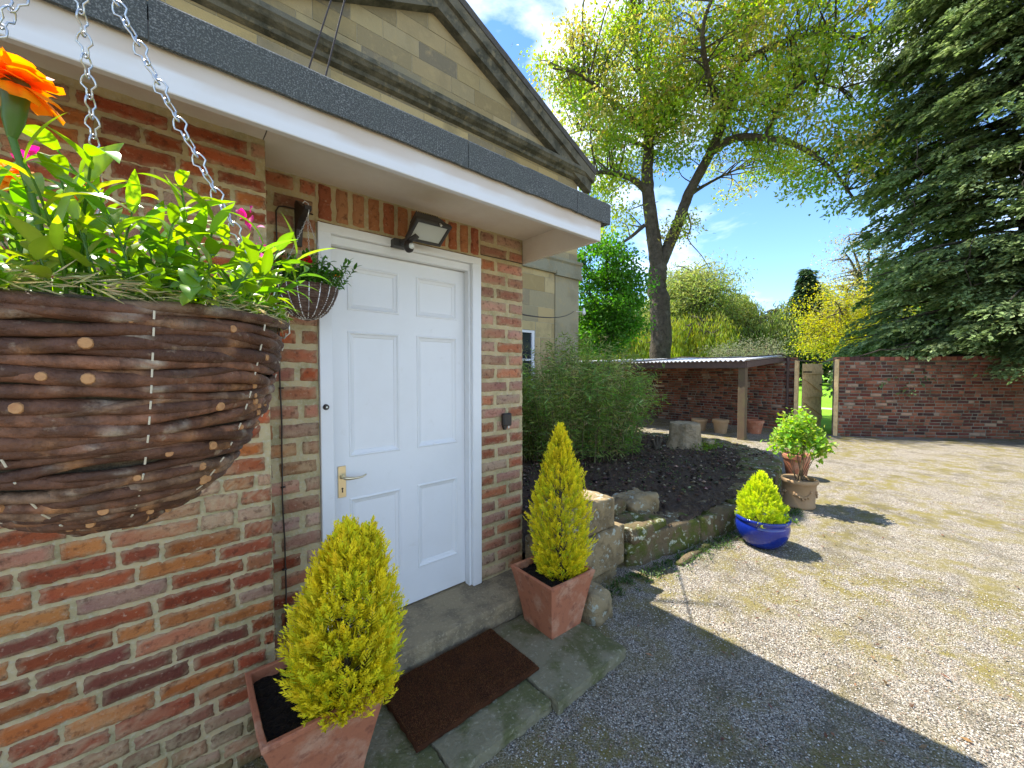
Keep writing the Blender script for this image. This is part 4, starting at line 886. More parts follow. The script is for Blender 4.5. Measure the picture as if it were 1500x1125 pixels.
# ------------------------------------------------------------------ trees
def curve(pts, k=8, j=0.0):
    P = [np.array(p, float) for p in pts]; P = [2 * P[0] - P[1]] + P + [2 * P[-1] - P[-2]]; o = []
    for i in range(1, len(P) - 2):
        for s_ in np.linspace(0, 1, k, endpoint=False):
            a, b_, c, d = P[i - 1], P[i], P[i + 1], P[i + 2]
            o.append(.5 * ((2 * b_) + (-a + c) * s_ + (2 * a - 5 * b_ + 4 * c - d) * s_ ** 2 + (-a + 3 * b_ - 3 * c + d) * s_ ** 3))
    o.append(P[-2]); o = np.array(o)
    if j: o[1:-1] += rng.normal(0, j, (len(o) - 2, 3))
    return o
def tree(name, label, cat, limbs, blobs, nclump, nleaf, lsize, cols, spread, group=None, wmat='bark', lmat='foliage', twig=.02, droop=0, shape=.5, up=0.0, hang=0):
    base = limbs[0][0][0]; t = thing(name, label, cat, (float(base[0]), float(base[1]), 0), group)
    wd = MB(); pts_all = []
    for i, (pts, r0, r1) in enumerate(limbs):
        c_ = curve(pts, 8, r1 * .07); wd.tube(c_, np.linspace(r0, r1, len(c_)) * (1 + .02 * np.sin(np.arange(len(c_)) * 1.3)), 10 if r0 > .1 else 6, cap=False)
        if i == 0: pts_all.append(c_[len(c_) // 2:])
        else: pts_all.append(c_)
    A = np.concatenate(pts_all); f = MB()
    W_ = np.array([b_[2] for b_ in blobs], float); W_ /= W_.sum()
    for i in range(nclump):
        b_ = blobs[rng.choice(len(blobs), p=W_)]; u = rdir(1)[0] * random.uniform(.35, 1) ** .6
        p = np.array(b_[0]) + u * np.array(b_[1]); d = np.linalg.norm(A - p, axis=1) + .3 * np.maximum(A[:, 2] - p[2], 0); a = A[d.argmin()]
        L_ = np.linalg.norm(p - a); md = (a + p) / 2 + rng.normal(0, .10 * L_, 3) + [0, 0, .08 * L_ - droop * .2 * L_]
        if L_ > .3: wd.tube(curve([a, md, p], 4), np.linspace(twig * (1 + L_ * .35), twig * .25, 9), 4, cap=False)
        base_c = np.array(cols[rng.integers(len(cols))]); k = int(nleaf * random.uniform(.6, 1.3))
        q = rng.normal(0, spread, (k, 3)) * [1, 1, .55]; 
        if hang: q[:, 2] = -rng.uniform(0, hang, k) * random.uniform(.5, 1); q[:, :2] *= .5
        # a few bare sprigs inside the clump
        for _ in range(3 if twig < .03 and not hang else 0):
            e = p + rng.normal(0, spread, 3); wd.tube([p, (p + e) / 2 + rng.normal(0, .05, 3), e], [twig * .3, twig * .2, twig * .1], 3, cap=False)
        D = rdir(k) + [0, 0, -.35 - droop + up]
        leaves(f, p + q, D, rdir(k) * .8 + [0, 0, 1.0], lsize * rng.uniform(.6, 1.25, k), lsize * shape * rng.uniform(.7, 1.2, k), vary(base_c, k, .16, .07), .3)
    wd.build('trunk', wmat, t, smooth=True); f.build('crown', lmat, t)
    return t
D0 = 14.4
def A_(x, y, dd=0): return at(x, y, D0 + dd)
fb = A_(966, 523); fb0 = fb.copy(); fb0[2] = -.1
limbs = [([fb0, A_(968, 470), A_(962, 420), A_(964, 385)], .38, .30),
         ([A_(964, 392), A_(955, 330), A_(948, 262), A_(950, 200, .3), A_(940, 120, .8), A_(925, 30, 1.2), A_(930, -90, 1.5)], .27, .07),
         ([A_(967, 388), A_(990, 335), A_(1010, 282, -.2), A_(1040, 225, -.5), A_(1062, 170, -.8), A_(1085, 90, -1), A_(1110, -20, -1.4), A_(1120, -120, -1.4)], .22, .06),
         ([A_(1042, 222, -.5), A_(1075, 203, -1), A_(1120, 202, -1.6), A_(1165, 212, -2.2), A_(1215, 245, -2.6), A_(1250, 290, -2.8)], .15, .03),
         ([A_(948, 280), A_(925, 262, -.5), A_(885, 252, -1.2), A_(850, 262, -1.8)], .14, .03), ([A_(944, 330), A_(920, 350), A_(895, 362, .5), A_(870, 350, 1)], .08, .02),
         ([A_(1008, 287), A_(1035, 270, .8), A_(1075, 250, 1.5), A_(1120, 235, 2)], .08, .02), ([A_(1062, 170, -.8), A_(1040, 120, -2), A_(1030, 40, -3.2), A_(1060, -40, -4)], .11, .03),
         ([A_(950, 200, .3), A_(900, 150, -.6), A_(850, 110, -1.5), A_(810, 100, -2)], .10, .025), ([A_(1085, 90, -1), A_(1150, 60, -1.6), A_(1210, 50, -2.4), A_(1260, 60, -3)], .10, .025),
         ([A_(1003, 300), A_(1012, 330, .2), A_(1008, 350, .3), A_(1028, 375, .2), A_(1040, 395, .3)], .035, .008), ([A_(1120, 202, -1.6), A_(1140, 160, -2), A_(1180, 120, -2.4), A_(1230, 130, -2.8)], .07, .02),
         ([A_(950, 215), A_(900, 200, 1), A_(860, 190, 1.6), A_(825, 200, 2)], .08, .02)]
def bl(x, y, dd, rx, rz, w_, ry=None): return (A_(x, y, dd), (rx, ry or rx, rz), w_)
blobs = [bl(930, 120, 0, 2.6, 2.4, 3), bl(1010, 20, -1, 3.2, 2.6, 3), bl(860, 160, -1, 1.5, 1.9, 1.3), bl(835, 90, -1, 1.2, 1.0, .8), bl(1150, 60, -1.5, 2.7, 2.0, 2.2), bl(1180, 170, -2, 2.4, 1.5, 1.6), bl(1225, 255, -2.7, 1.4, .9, .9),
         bl(1060, 120, -1.5, 2.6, 2.2, 2), bl(930, 220, .5, 2.2, 1.1, 1.2), bl(1100, 250, 1, 2.4, .9, .7), bl(1000, 180, -.5, 2.2, 1.5, 1.4), bl(880, 250, -.5, 1.3, .9, .6), bl(1060, -110, -1.5, 4.2, 2, 2), bl(1220, 60, -2, 1.7, 2.0, .9), bl(890, 320, .5, 1.1, .7, .35), bl(995, 330, 0, .7, .6, .2)]
tree('maple_tree', 'tall broadleaf tree with forked trunk and fresh yellow-green leaves behind the shelter', 'tree', limbs, blobs, 620, 105, .15, [(.32, .38, .05), (.27, .37, .04), (.38, .40, .09), (.22, .32, .04), (.42, .36, .10), (.18, .28, .04)], .33, twig=.02)
# leafy lime shrub left of the trunk
b0 = at(890, 520, 12.4); b0[2] = 0
D0 = 12.4
limbs = [([b0, A_(893, 470), A_(890, 420), A_(888, 380)], .07, .03), ([A_(893, 480), A_(915, 440), A_(930, 400)], .03, .01), ([A_(890, 470), A_(865, 430), A_(858, 390)], .03, .01)]
tree('young_lime_tree', 'bright green leafy young tree beside the corner of the stone house', 'tree', limbs, [bl(880, 385, 0, 1.0, .7, 2), bl(890, 440, 0, 1.15, .9, 3), bl(870, 490, 0, 1.0, .7, 2), bl(925, 420, 0, .6, .6, .8), bl(905, 480, 0, .7, .6, 1)], 260, 60, .11, [(.09, .24, .02), (.12, .29, .03), (.07, .19, .02)], .20, twig=.012, shape=.75)
# background trees
def simple(name, label, cat, x, ytop, ybot, d, wpx, cols, nc, nl, ls, spread, **kw):
    global D0
    D0 = d; base = at(x, 540, d); base[2] = 0; hz = d / FOC
    ztop = H + (543 - ytop) * hz; zb = H + (543 - ybot) * hz; rx = wpx * hz / 2; rz = (ztop - zb) / 2; c_ = base.copy(); c_[2] = (ztop + zb) / 2
    top = base.copy(); top[2] = ztop - rz * .3; mid = base.copy(); mid[2] = zb + .1
    limbs = [([base, (base + mid) / 2, mid, top], max(.12, ztop * .03), .04)]
    for i in range(7):
        a = random.uniform(0, 6.28); s0 = mid * .7 + top * .3; e = c_ + np.array((math.cos(a) * rx * .75, math.sin(a) * rx * .75, rz * random.uniform(-.3, .6))); limbs.append(([s0, (s0 + e) / 2 + [0, 0, .15 * rz], e], ztop * .012, .02))
    blb = kw.pop('blobs', None) or [(c_, (rx, rx, rz), 3)] + [(c_ + rdir(1)[0] * [rx * .5, rx * .5, rz * .4], (rx * .55, rx * .55, rz * .5), 1) for _ in range(4)]
    return tree(name, label, cat, limbs, blb, nc, nl, ls, cols, spread, **kw)
W1 = [(.26, .30, .08), (.30, .32, .10), (.22, .27, .07)]; W2 = [(.26, .30, .04), (.22, .27, .035), (.30, .32, .05)]
gw = 'weeping willows beyond the lawn'
simple('willow_tree', 'tall pale feathery willow right of the big trunk', 'tree', 1015, 378, 520, 48, 140, W1, 330, 80, .42, .95, group=gw, twig=.05, shape=.3)
simple('willow_tree', 'bright yellow-green willow with hanging strands in front of the tall pale one', 'tree', 1015, 450, 535, 42, 120, W2, 240, 110, .6, .8, group=gw, twig=.05, shape=.16, hang=4.2, droop=2)
simple('willow_tree', 'yellow-green willow left of the big trunk, seen between trunk and lime tree', 'tree', 905, 465, 535, 36, 120, W2, 220, 110, .55, .8, group=gw, twig=.05, shape=.16, hang=3.0, droop=2)
simple('willow_tree', 'narrow conical yellow-green willow between the two rounder ones', 'tree', 1072, 412, 530, 50, 80, [(.26, .31, .06), (.32, .34, .07)], 220, 110, .55, .8, group=gw, twig=.05, shape=.2, hang=3.0, droop=1.5)
simple('willow_tree', 'broad dull green willow left of the dark distant conifer', 'tree', 1128, 440, 530, 46, 130, [(.20, .25, .06), (.26, .30, .08), (.17, .21, .06)], 260, 110, .5, .9, group=gw, twig=.05, shape=.2, hang=3.2, droop=1.5)
simple('grey_shrub', 'low grey-green leafless looking shrub below the willows', 'shrub', 1095, 497, 545, 34, 110, [(.20, .20, .12), (.16, .17, .09)], 120, 60, .22, .55, twig=.03, shape=.3)
simple('blossom_tree', 'pale bare-twigged tree with yellowish buds behind the yellow shrub', 'tree', 1268, 320, 500, 30, 110, [(.34, .30, .15), (.38, .33, .18), (.30, .29, .12)], 170, 46, .20, .6, twig=.04, shape=.4)
simple('yellow_maple', 'golden yellow flowering shrub tree beyond the garden gate', 'tree', 1238, 405, 535, 20, 140, [(.42, .38, .04), (.36, .34, .04), (.46, .42, .06)], 230, 60, .12, .32, twig=.02, shape=.5)
def spruce(name, label, d, x, ytop, ybot, wpx, col, n_lay, ls, per):
    hz = d / FOC; base = at(x, 540, d); base[2] = 0; zt = H + (543 - ytop) * hz; zb = max(.3, H + (543 - ybot) * hz); R0 = wpx * hz / 2
    t = thing(name, label, 'tree', tuple(float(q) for q in base)); m = MB(); m.tube([base, base + [0, 0, zt * .5], base + [0, 0, zt]], [zt * .02, zt * .012, .02], 8, cap=False); m.build('trunk', 'bark', t)
    f = MB()
    for i in range(n_lay):
        u = i / n_lay; z = zb + (zt - zb) * u; R_ = R0 * (1 - u) ** .8 + .05
        nb = max(4, int(per * (1 - u) + 4))
        for j in range(nb):
            a = random.uniform(0, 6.28); Lb = R_ * random.uniform(.65, 1.1); k = 34; s_ = rng.uniform(.1, 1, k)
            P = np.stack([base[0] + math.cos(a) * Lb * s_, base[1] + math.sin(a) * Lb * s_, z + .12 * Lb - .35 * Lb * s_ ** 1.5], 1) + rng.normal(0, .10 * R0 * .5, (k, 3)) * [1, 1, .4]
            D = np.array((math.cos(a), math.sin(a), -.5))[None] + rdir(k) * .7
            leaves(f, P, D, rdir(k) * .6 + [0, 0, 1], ls * rng.uniform(.6, 1.2, k), ls * .3, vary(col, k, .2), .3)
    f.build('crown', 'needle', t)
spruce('spruce_tree', 'dark pointed distant conifer left of the yellow shrub', 44, 1180, 392, 530, 84, (.05, .09, .035), 34, .7, 20)
# far wood closing the horizon behind the lawn
f = MB(); k = 75000; ang = rng.uniform(-.75, 1.25, k); dist = 68 + rng.normal(0, 5, k) + 4 * np.sin(ang * 9)
hmax = 10.2 + 1.8 * np.sin(ang * 13) + 1.2 * np.sin(ang * 31 + 1) + .8 * np.sin(ang * 67); z = rng.uniform(0, 1, k) ** .8 * hmax
P = np.stack([np.cos(ang) * dist, np.sin(ang) * dist, z], 1); cc = vary((.08, .11, .035), k, .25) * (1 + .5 * np.sin(ang * 40)[:, None])
leaves(f, P, rdir(k), rdir(k) + [0, 0, .6], rng.uniform(.5, 1.1, k), .6, np.clip(cc, .01, 1), .3)
tag(f.build('distant_wood', 'foliage', org=(60, 20, 0)), 'low band of distant woodland closing the far side of the lawn', 'wood', kind='stuff')
for i, (x, d, h_, w_, c_, lab) in enumerate(((1165, 52, 30, 60, (.05, .09, .03), 'dark evergreen bush at the far edge of the lawn'), (1330, 40, 200, 160, (.08, .14, .03), 'green broadleaf tree hidden behind the big conifer'), (760, 50, 80, 200, (.10, .16, .04), 'broadleaf tree far behind the stone house corner'))):
    pass
# big conifer on the right
def big_conifer():
    base = np.array((15.85, -1.0, 0)); t = thing('big_conifer', 'huge dark cypress-like conifer with drooping sprays overhanging the right wall', 'tree', tuple(base))
    m = MB(); m.tube([base - [0, 0, .1], base + [0, 0, 5], base + [.2, 0, 11], base + [.1, .1, 17]], [.55, .42, .25, .05], 12, cap=False)
    f = MB(); z = 1.5
    while z < 16.5:
        R_ = 3.25 * (1 - ((z - 3.0) / 16) ** 2 * .6) if z > 3.0 else 3.75 - (z - 1.5) * .3
        if z > 12: R_ *= (17 - z) / 5
        for j in range(16 if z < 13 else 6):
            a = random.uniform(0, 6.28)
            # only the half that can be seen gets the dense fans
            vis = math.cos(a - math.atan2(-base[1], -base[0]))
            if vis < -.3 and random.random() < .75: continue
            Lb = R_ * random.uniform(.72, 1.08); dr = random.uniform(.25, .42); n_ = 6
            pts = [base + [math.cos(a) * Lb * u, math.sin(a) * Lb * u, z + .35 + .10 * Lb * u - dr * Lb * u ** 2.2 * .55] for u in np.linspace(0, 1, n_)]
            m.tube(pts, np.linspace(.06, .012, n_), 5, cap=False)
            nf = 24 if vis > -.1 else 6
            for q in range(nf):
                u = random.uniform(.12, 1.0) ** .62; side = random.uniform(-1, 1) * (.22 + .45 * (1 - u)) * Lb * .6
                c0 = base + np.array((math.cos(a) * Lb * u - math.sin(a) * side, math.sin(a) * Lb * u + math.cos(a) * side, z + .35 + .10 * Lb * u - dr * Lb * u ** 2.2 * .55 - abs(side) * .25))
                fd = norm(np.array((math.cos(a) + random.uniform(-.5, .5), math.sin(a) + random.uniform(-.5, .5), -.35 + random.uniform(-.25, .15)))); sd = norm(np.cross(fd, (0, 0, 1.)))
                Ls = random.uniform(.30, .60); k = 34; s_ = rng.uniform(0, 1, k); ww = (rng.uniform(-1, 1, k)) * .5 * (1 - s_ * .65)
                P = c0 + fd * (s_ * Ls)[:, None] + sd * (ww * Ls)[:, None] + np.array((0, 0, -1.)) * (s_ ** 2 * .28 * Ls + np.abs(ww) * .25 * Ls)[:, None] + rng.normal(0, .012, (k, 3))
                D = fd + sd * (np.sign(ww) * .8)[:, None] + rng.normal(0, .25, (k, 3)) + [0, 0, -.25]
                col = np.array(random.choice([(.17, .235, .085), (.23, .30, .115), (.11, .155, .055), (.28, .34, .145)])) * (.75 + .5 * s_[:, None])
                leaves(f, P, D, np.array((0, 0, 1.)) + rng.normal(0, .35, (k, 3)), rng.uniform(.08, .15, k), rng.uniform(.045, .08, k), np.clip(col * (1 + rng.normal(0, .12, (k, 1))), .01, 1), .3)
        z += .25 if z < 12 else .45
    for i in range(14):     # hanging bare strands
        p = base + np.array((-3.2 + random.uniform(-.5, .9), random.uniform(-1.8, 2.2), random.uniform(4, 7.5))); pts = [p + [random.uniform(-.1, .1), random.uniform(-.1, .1), -s_] for s_ in np.linspace(0, random.uniform(.5, 1.2), 6)]; m.tube(pts, .009, 4, cap=False)
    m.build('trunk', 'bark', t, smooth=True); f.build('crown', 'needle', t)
big_conifer()

# ------------------------------------------------------------------ hanging baskets
def wicker(t, c, prof, nrod, rr, nseg, cols, wobz, knots=True, stitch=None, stitch_n=9, sd=0):
    """stacked bent rods following a bowl profile"""
    pz = [p[1] for p in prof]; pr = [p[0] for p in prof]
    def rad(z): return float(np.interp(-z, [-a for a in pz], pr))
    m = MB(); kn = MB()
    z0, z1 = pz[0], pz[-1]
    for i in range(nrod):
        zc = z0 + (z1 - z0) * (i / (nrod - 1)) ** .95
        ph = random.uniform(0, 6.28); ph2 = random.uniform(0, 6.28); n_ = nseg; pts = []; rs = []
        r_i = rr * random.uniform(.72, 1.2)
        am = random.uniform(.6, 1.2) * wobz; tl = random.uniform(-1, 1) * wobz * .8
        for k in range(n_ + 1):
            a = 2 * math.pi * k / n_; z = zc + am * math.sin(a * 2 + ph) + am * .5 * math.sin(a * 5 + ph2) + tl * math.cos(a + ph)
            R_ = rad(z) + rr * .35 * math.sin(a * 7 + i * math.pi) ; pts.append((c[0] + R_ * math.cos(a), c[1] + R_ * math.sin(a), c[2] + z)); rs.append(r_i * (1 + .12 * math.sin(a * 3 + ph)) * random.uniform(.95, 1.05))
        b_c = np.array(random.choice(cols)) * random.uniform(.75, 1.3); cc = []
        for k in range(n_ + 1):
            for _ in range(9):
                li = max(0, wob((k * .35 + i * 9, i * 3.3, 1), 1) - .45) * 2.2 * random.random() if knots else 0; pe = max(0, wob((k * .22 + i * 5, i * 7.7, 5), 1) - .60) * 3 if knots else 0
                cc.append((b_c * (1 - min(li, .8)) + np.array((.50, .44, .34)) * min(li, .8)) * (1 - min(pe, .8)) + np.array((.52, .25, .10)) * min(pe, .8))
        m.tube(pts, rs, 9, col=np.array(cc) * rng.uniform(.8, 1.15, (len(cc), 1)), cap=False)
        if knots:
            for _ in range(random.choice((2, 3, 5))):
                k = random.randrange(n_); p = np.array(pts[k]); o = norm(p - np.array((c[0], c[1], p[2]))); g_ = random.uniform(.35, .75); kn.tube([p + o * r_i * .75, p + o * (r_i * 1.15), p + o * (r_i * 1.18)], [r_i * g_ * 1.2, r_i * g_, r_i * g_ * .8], 10)
    bo = m.build('wicker_bowl', 'willow_rod', t, smooth=True)
    if knots: kn.build('cut_knots', 'cut_wood', bo)
    if stitch:
        s_ = MB()
        for j in range(stitch_n):
            a = 2 * math.pi * j / stitch_n + sd; z = z0 - .01
            while z > z1 + .02:
                R_ = rad(z) + rr * 1.15; R2 = rad(z - .009) + rr * 1.15
                s_.tube([(c[0] + R_ * math.cos(a), c[1] + R_ * math.sin(a), c[2] + z), (c[0] + R2 * math.cos(a), c[1] + R2 * math.sin(a), c[2] + z - stitch)], rr * .15, 6); z -= stitch * random.choice((2, 3, 2.4))
        s_.build('twine_stitches', 'twine', bo)
    l_ = MB(); l_.lathe(c, [(max(r - rr * .9, .004), z) for r, z in prof] + [(0, prof[-1][1])], 40); l_.build('liner', 'hay', bo, smooth=True)
    return bo
def chain(t, p0, p1, link=.030, wr=.0011, sag=0):
    p0 = np.array(p0, float); p1 = np.array(p1, float); d = p1 - p0; L_ = np.linalg.norm(d); d /= L_; k = max(3, int(L_ / (link * .80))); m = MB()
    u = norm(np.cross(d, (0.3, .5, .2))); v = np.cross(d, u)
    for i in range(k):
        c_ = p0 + d * (L_ * (i + .5) / k); s_ = u if i % 2 else v; pts = []
        for q in np.linspace(0, 2 * math.pi, 19):
            x = math.cos(q) * link * .5; w_ = math.sin(q) * link * (.30 if math.cos(q) > 0 else .15 + .05 * math.cos(q * 2)); pts.append(c_ + d * x + s_ * w_)
        m.tube(pts, wr, 6, cap=False)
    return m.build('chain', 'zinc', t, smooth=True)
def bent_leaf(mb, p, d, n_, L_, w_, col, bend=.6, fold=.25, k=7, petal=False):
    d = norm(np.array(d, float)); n_ = np.array(n_, float); s_ = norm(np.cross(d, n_)); n_ = np.cross(s_, d); vs = []; cc = []
    q = np.array(p, float); dd = d.copy(); nn = n_.copy()
    for i in range(k + 1):
        u = i / k; ww = w_ * .5 * (math.sin(math.pi * min(u * .93 + .07, 1)) ** .8) * (1.12 - .45 * u)
        if i == k: ww = w_ * .01
        if petal: ww = w_ * .5 * (.25 + .85 * u ** .7) * (1 if i < k else .72)
        vs += [q - s_ * ww + nn * ww * fold, q.copy(), q + s_ * ww + nn * ww * fold]; cc += [np.array(col) * .92, np.array(col) * 1.18, np.array(col)]
        a = -bend / k; dd2 = dd * math.cos(a) + nn * math.sin(a); nn = nn * math.cos(a) - dd * math.sin(a); dd = dd2; q = q + dd * (L_ / k)
    fs = [(i * 3 + j, i * 3 + j + 1, (i + 1) * 3 + j + 1, (i + 1) * 3 + j) for i in range(k) for j in range(2)]
    mb.add(vs, fs, np.array(cc))
def shoot(lv, sm, p, d, L_, nl, ll, lw, col, r=.0016, bend=.5):
    d = norm(np.array(d, float)); pts = [np.array(p, float)]; dd = d.copy()
    for i in range(6): dd = norm(dd + rng.normal(0, .10, 3) + [0, 0, .04]); pts.append(pts[-1] + dd * L_ / 6)
    sm.tube(pts, np.linspace(r, r * .5, 7), 6, col=(.12, .24, .03), cap=False)
    for i in range(nl):
        u = .25 + .75 * (i + 1) / nl; q = u * 6; k = min(int(q), 5); b_ = pts[k] * (1 - (q - k)) + pts[k + 1] * (q - k); a = i * 2.4 + random.uniform(-.4, .4)
        s1 = norm(np.cross(dd, (.31, .17, .9))); s2 = np.cross(dd, s1); o = s1 * math.cos(a) + s2 * math.sin(a); up_ = dd * (.55 + .75 * u) + o * (1.15 - .5 * u)
        bent_leaf(lv, b_, up_, dd - o * .2 + [0, 0, .4], ll * random.uniform(.6, 1.1) * (1.1 - .3 * u), lw * random.uniform(.7, 1.15), vary(col, 1, .14, .06)[0], bend * random.uniform(.2, 1.8), .3)
def marigold(t, c, r, ax, col, stem_to, name='marigold'):
    ax = norm(np.array(ax, float)); a1 = norm(np.cross(ax, (.2, .9, .1))); a2 = np.cross(ax, a1); c = np.array(c, float)
    m = MB()
    for layer, (nr, tilt, ln) in enumerate(((11, -.05, 1.0), (10, .22, .85), (8, .5, .62), (5, .9, .42))):
        for i in range(nr):
            a = 2 * math.pi * (i + .5 * layer) / nr + random.uniform(-.12, .12); o = a1 * math.cos(a) + a2 * math.sin(a); d = o * math.cos(tilt) + ax * math.sin(tilt)
            bent_leaf(m, c + ax * .004 * layer, d, ax * math.cos(tilt) - o * math.sin(tilt), r * ln * random.uniform(.85, 1.12), r * .66, vary(col, 1, .10, .03)[0], random.uniform(-.2, .9), -.3, 6, True)
    fl = m.build(name, 'petal', t, smooth=True)
    s_ = MB(); s_.tube([c + ax * .002, c - ax * r * .3, c - ax * r * 1.0, c - ax * r * 1.45], [r * .26, r * .28, r * .22, r * .10], 12, col=(.14, .22, .05), cap=False)
    st_ = np.array(stem_to, float); c1 = c - ax * r * 1.45; s_.tube(curve([c1, (c1 + st_) / 2 + [.004, .002, .005], st_], 5), r * .085, 8, col=(.15, .26, .05), cap=False)
    s_.build('flower_stem', 'foliage_gloss', fl, smooth=True)
# big basket, close to the camera
bc = (-.055, .705, H)
hb = thing('hanging_basket', 'large rustic willow hanging basket with orange marigold, close to the camera', 'hanging basket', bc)
prof1 = [(.188, .068), (.183, .04), (.176, .01), (.166, -.03), (.152, -.07), (.134, -.105), (.108, -.14), (.075, -.168), (.035, -.185)]
wb = wicker(hb, bc, prof1, 37, .0064, 120, [(.17, .075, .04), (.22, .10, .055), (.11, .05, .03), (.25, .15, .09), (.19, .085, .045), (.13, .06, .035)], .0060, True, .008, 10, -1.33)
l_ = MB(); l_.lathe((bc[0], bc[1], H + .045), [(0, .012), (.09, .010), (.17, .006), (.182, -.01)], 40); l_.build('compost', 'hay', hb, smooth=True)
h_ = MB(); k = 1500; a = rng.uniform(0, 6.28, k); R_ = rng.uniform(.165, .195, k); P = np.stack([bc[0] + R_ * np.cos(a), bc[1] + R_ * np.sin(a), H + .074 + rng.uniform(-.006, .010, k)], 1)
leaves(h_, P, np.stack([-np.sin(a), np.cos(a), rng.normal(0, .25, k)], 1) + rdir(k) * .5, rdir(k), rng.uniform(.01, .035, k), .0016, vary((.50, .42, .22), k, .25, .05)); h_.build('straw', 'needle', hb)
lv = MB(); sm = MB()
LC = [(.22, .36, .025), (.28, .42, .03), (.16, .28, .03), (.12, .22, .035), (.30, .38, .05)]
for i in range(90):
    a = random.uniform(0, 6.28); R_ = .17 * math.sqrt(random.random()); x, y = bc[0] + R_ * math.cos(a), bc[1] + R_ * math.sin(a)
    hgt = random.uniform(.05, .13) + .05 * max(0, -math.cos(a - .6))
    shoot(lv, sm, (x, y, H + .055), (math.cos(a) * .45 * R_ / .17 + random.uniform(-.25, .25), math.sin(a) * .45 * R_ / .17 + random.uniform(-.25, .25), 1), hgt, random.choice((6, 8, 9)), random.uniform(.042, .080), random.uniform(.010, .017), random.choice(LC), bend=.9)
for i in range(55):     # low broad leaves spilling at the rim
    a = random.uniform(0, 6.28); R_ = random.uniform(.14, .185); x, y = bc[0] + R_ * math.cos(a), bc[1] + R_ * math.sin(a)
    shoot(lv, sm, (x, y, H + .06), (math.cos(a) * .7, math.sin(a) * .7, .8), random.uniform(.02, .05), 7, random.uniform(.022, .036), random.uniform(.014, .022), random.choice(LC), bend=1.0)
for (x, y, d) in ((85, 165, .40), (190, 190, .47), (310, 250, .52), (345, 290, .50), (120, 230, .42), (230, 270, .5), (20, 210, .4), (265, 330, .52), (395, 370, .60), (410, 400, .6)):
    tp = at(x, y, d); b_ = np.array((bc[0] + (tp[0] - bc[0]) * .7, bc[1] + (tp[1] - bc[1]) * .7, H + .055)); dd = tp - b_
    shoot(lv, sm, b_, dd, np.linalg.norm(dd) * .85, 10, .072, .020, LC[random.randrange(2)], r=.0022, bend=1.0)
lv.build('leaves', 'foliage_gloss', hb, smooth=True); sm.build('stems', 'foliage_gloss', hb, smooth=True)
marigold(hb, at(24, 122, .37), .034, (.10, -.12, 1), (.85, .27, .005), (bc[0] - .03, bc[1] - .12, H + .06))
marigold(hb, at(18, 262, .50), .024, (.0, -.5, .8), (.85, .35, .01), (bc[0] - .05, bc[1], H + .06))
marigold(hb, at(125, 285, .56), .020, (.2, -.5, .6), (.8, .25, .01), (bc[0], bc[1] + .05, H + .06))
def snap(t, c, r, col):
    m = MB()
    for i in range(9): bent_leaf(m, np.array(c) + rng.normal(0, r * .3, 3) * [1, 1, 2], rdir(1)[0] + [0, 0, .7], rdir(1)[0], r, r * .7, vary(col, 1, .12, .05)[0], 1.0, .3, 4)
    m.build('pink_flower', 'petal', t, smooth=True)
snap(hb, at(362, 322, .60), .016, (.62, .05, .22)); snap(hb, at(385, 372, .60), .013, (.7, .16, .35)); snap(hb, at(385, 385, .61), .012, (.66, .1, .3)); snap(hb, at(38, 235, .5), .013, (.62, .06, .25))
hook_top = at(106, -118, .50)
rim_r = at(413, 468, .60)
chain(hb, rim_r, hook_top, .030, .00125); chain(hb, (bc[0] - .01, bc[1] + .185, H + .07), hook_top, .030, .00125); chain(hb, at(-260, 430, .40), hook_top, .030, .00125)
m = MB(); m.tube([rim_r + [0, 0, .012], rim_r + [.008, -.004, 0], rim_r + [.009, -.004, -.02], rim_r + [.002, 0, -.028], rim_r + [-.009, .004, -.024], rim_r + [-.012, .004, -.016]], .0014, 7); m.build('chain_clip', 'zinc', hb, smooth=True)
m = MB(); m.tube([hook_top + [0, 0, -.01], hook_top + [0, 0, .05], hook_top + [.012, 0, .075], hook_top + [0, 0, .092], hook_top + [-.014, 0, .078]], .003, 8); m.build('hook', 'zinc', hb, smooth=True)
# crook that carries it (its pole is outside the picture)
ck = MB(); pz = np.array((-.62, .95, 0)); tp = hook_top + [0, 0, .092]
ck.tube(curve([pz, pz + [0, 0, 1.2], pz + [0, 0, 2.1], pz + [.10, -.05, 2.28], (tp + pz + [0, 0, 2.1]) / 2 + [0, 0, .16], tp + [-.06, .03, .06], tp + [0, 0, -.0]], 8), .007, 8)
tag(ck.build('basket_crook', 'black_metal', smooth=True), 'black iron crook carrying the large basket, mostly outside the picture', 'crook')
# small basket on the wall
sc2 = (.455, 1.865, H + .355)
br = MB(); br.prism([(2.048, 2.10), (2.048, 2.29), (2.02, 2.30), (1.99, 2.285), (1.90, 2.235), (1.862, 2.232), (1.862, 2.215), (1.90, 2.21), (1.97, 2.20), (2.01, 2.17), (2.03, 2.10)], 'x', .452, .478)
tag(br.build('basket_bracket', 'black_metal'), 'black bracket on the brick wall left of the door holding the small basket', 'bracket')
h2 = thing('hanging_basket', 'small dark wicker hanging basket with red and orange flowers beside the door', 'hanging basket', sc2)
prof2 = [(.122, 0), (.118, -.02), (.110, -.045), (.098, -.07), (.082, -.095), (.060, -.118), (.032, -.132), (.012, -.137)]
wicker(h2, sc2, prof2, 34, .0030, 48, [(.085, .05, .038), (.11, .065, .048), (.06, .04, .03)], .0010, False)
m = MB()
for j in range(18):
    a = 2 * math.pi * j / 18; m.tube([(sc2[0] + (r + .0015) * math.cos(a), sc2[1] + (r + .0015) * math.sin(a), sc2[2] + z) for r, z in prof2], .0022, 5)
m.build('stakes', 'willow_rod', h2, smooth=True)
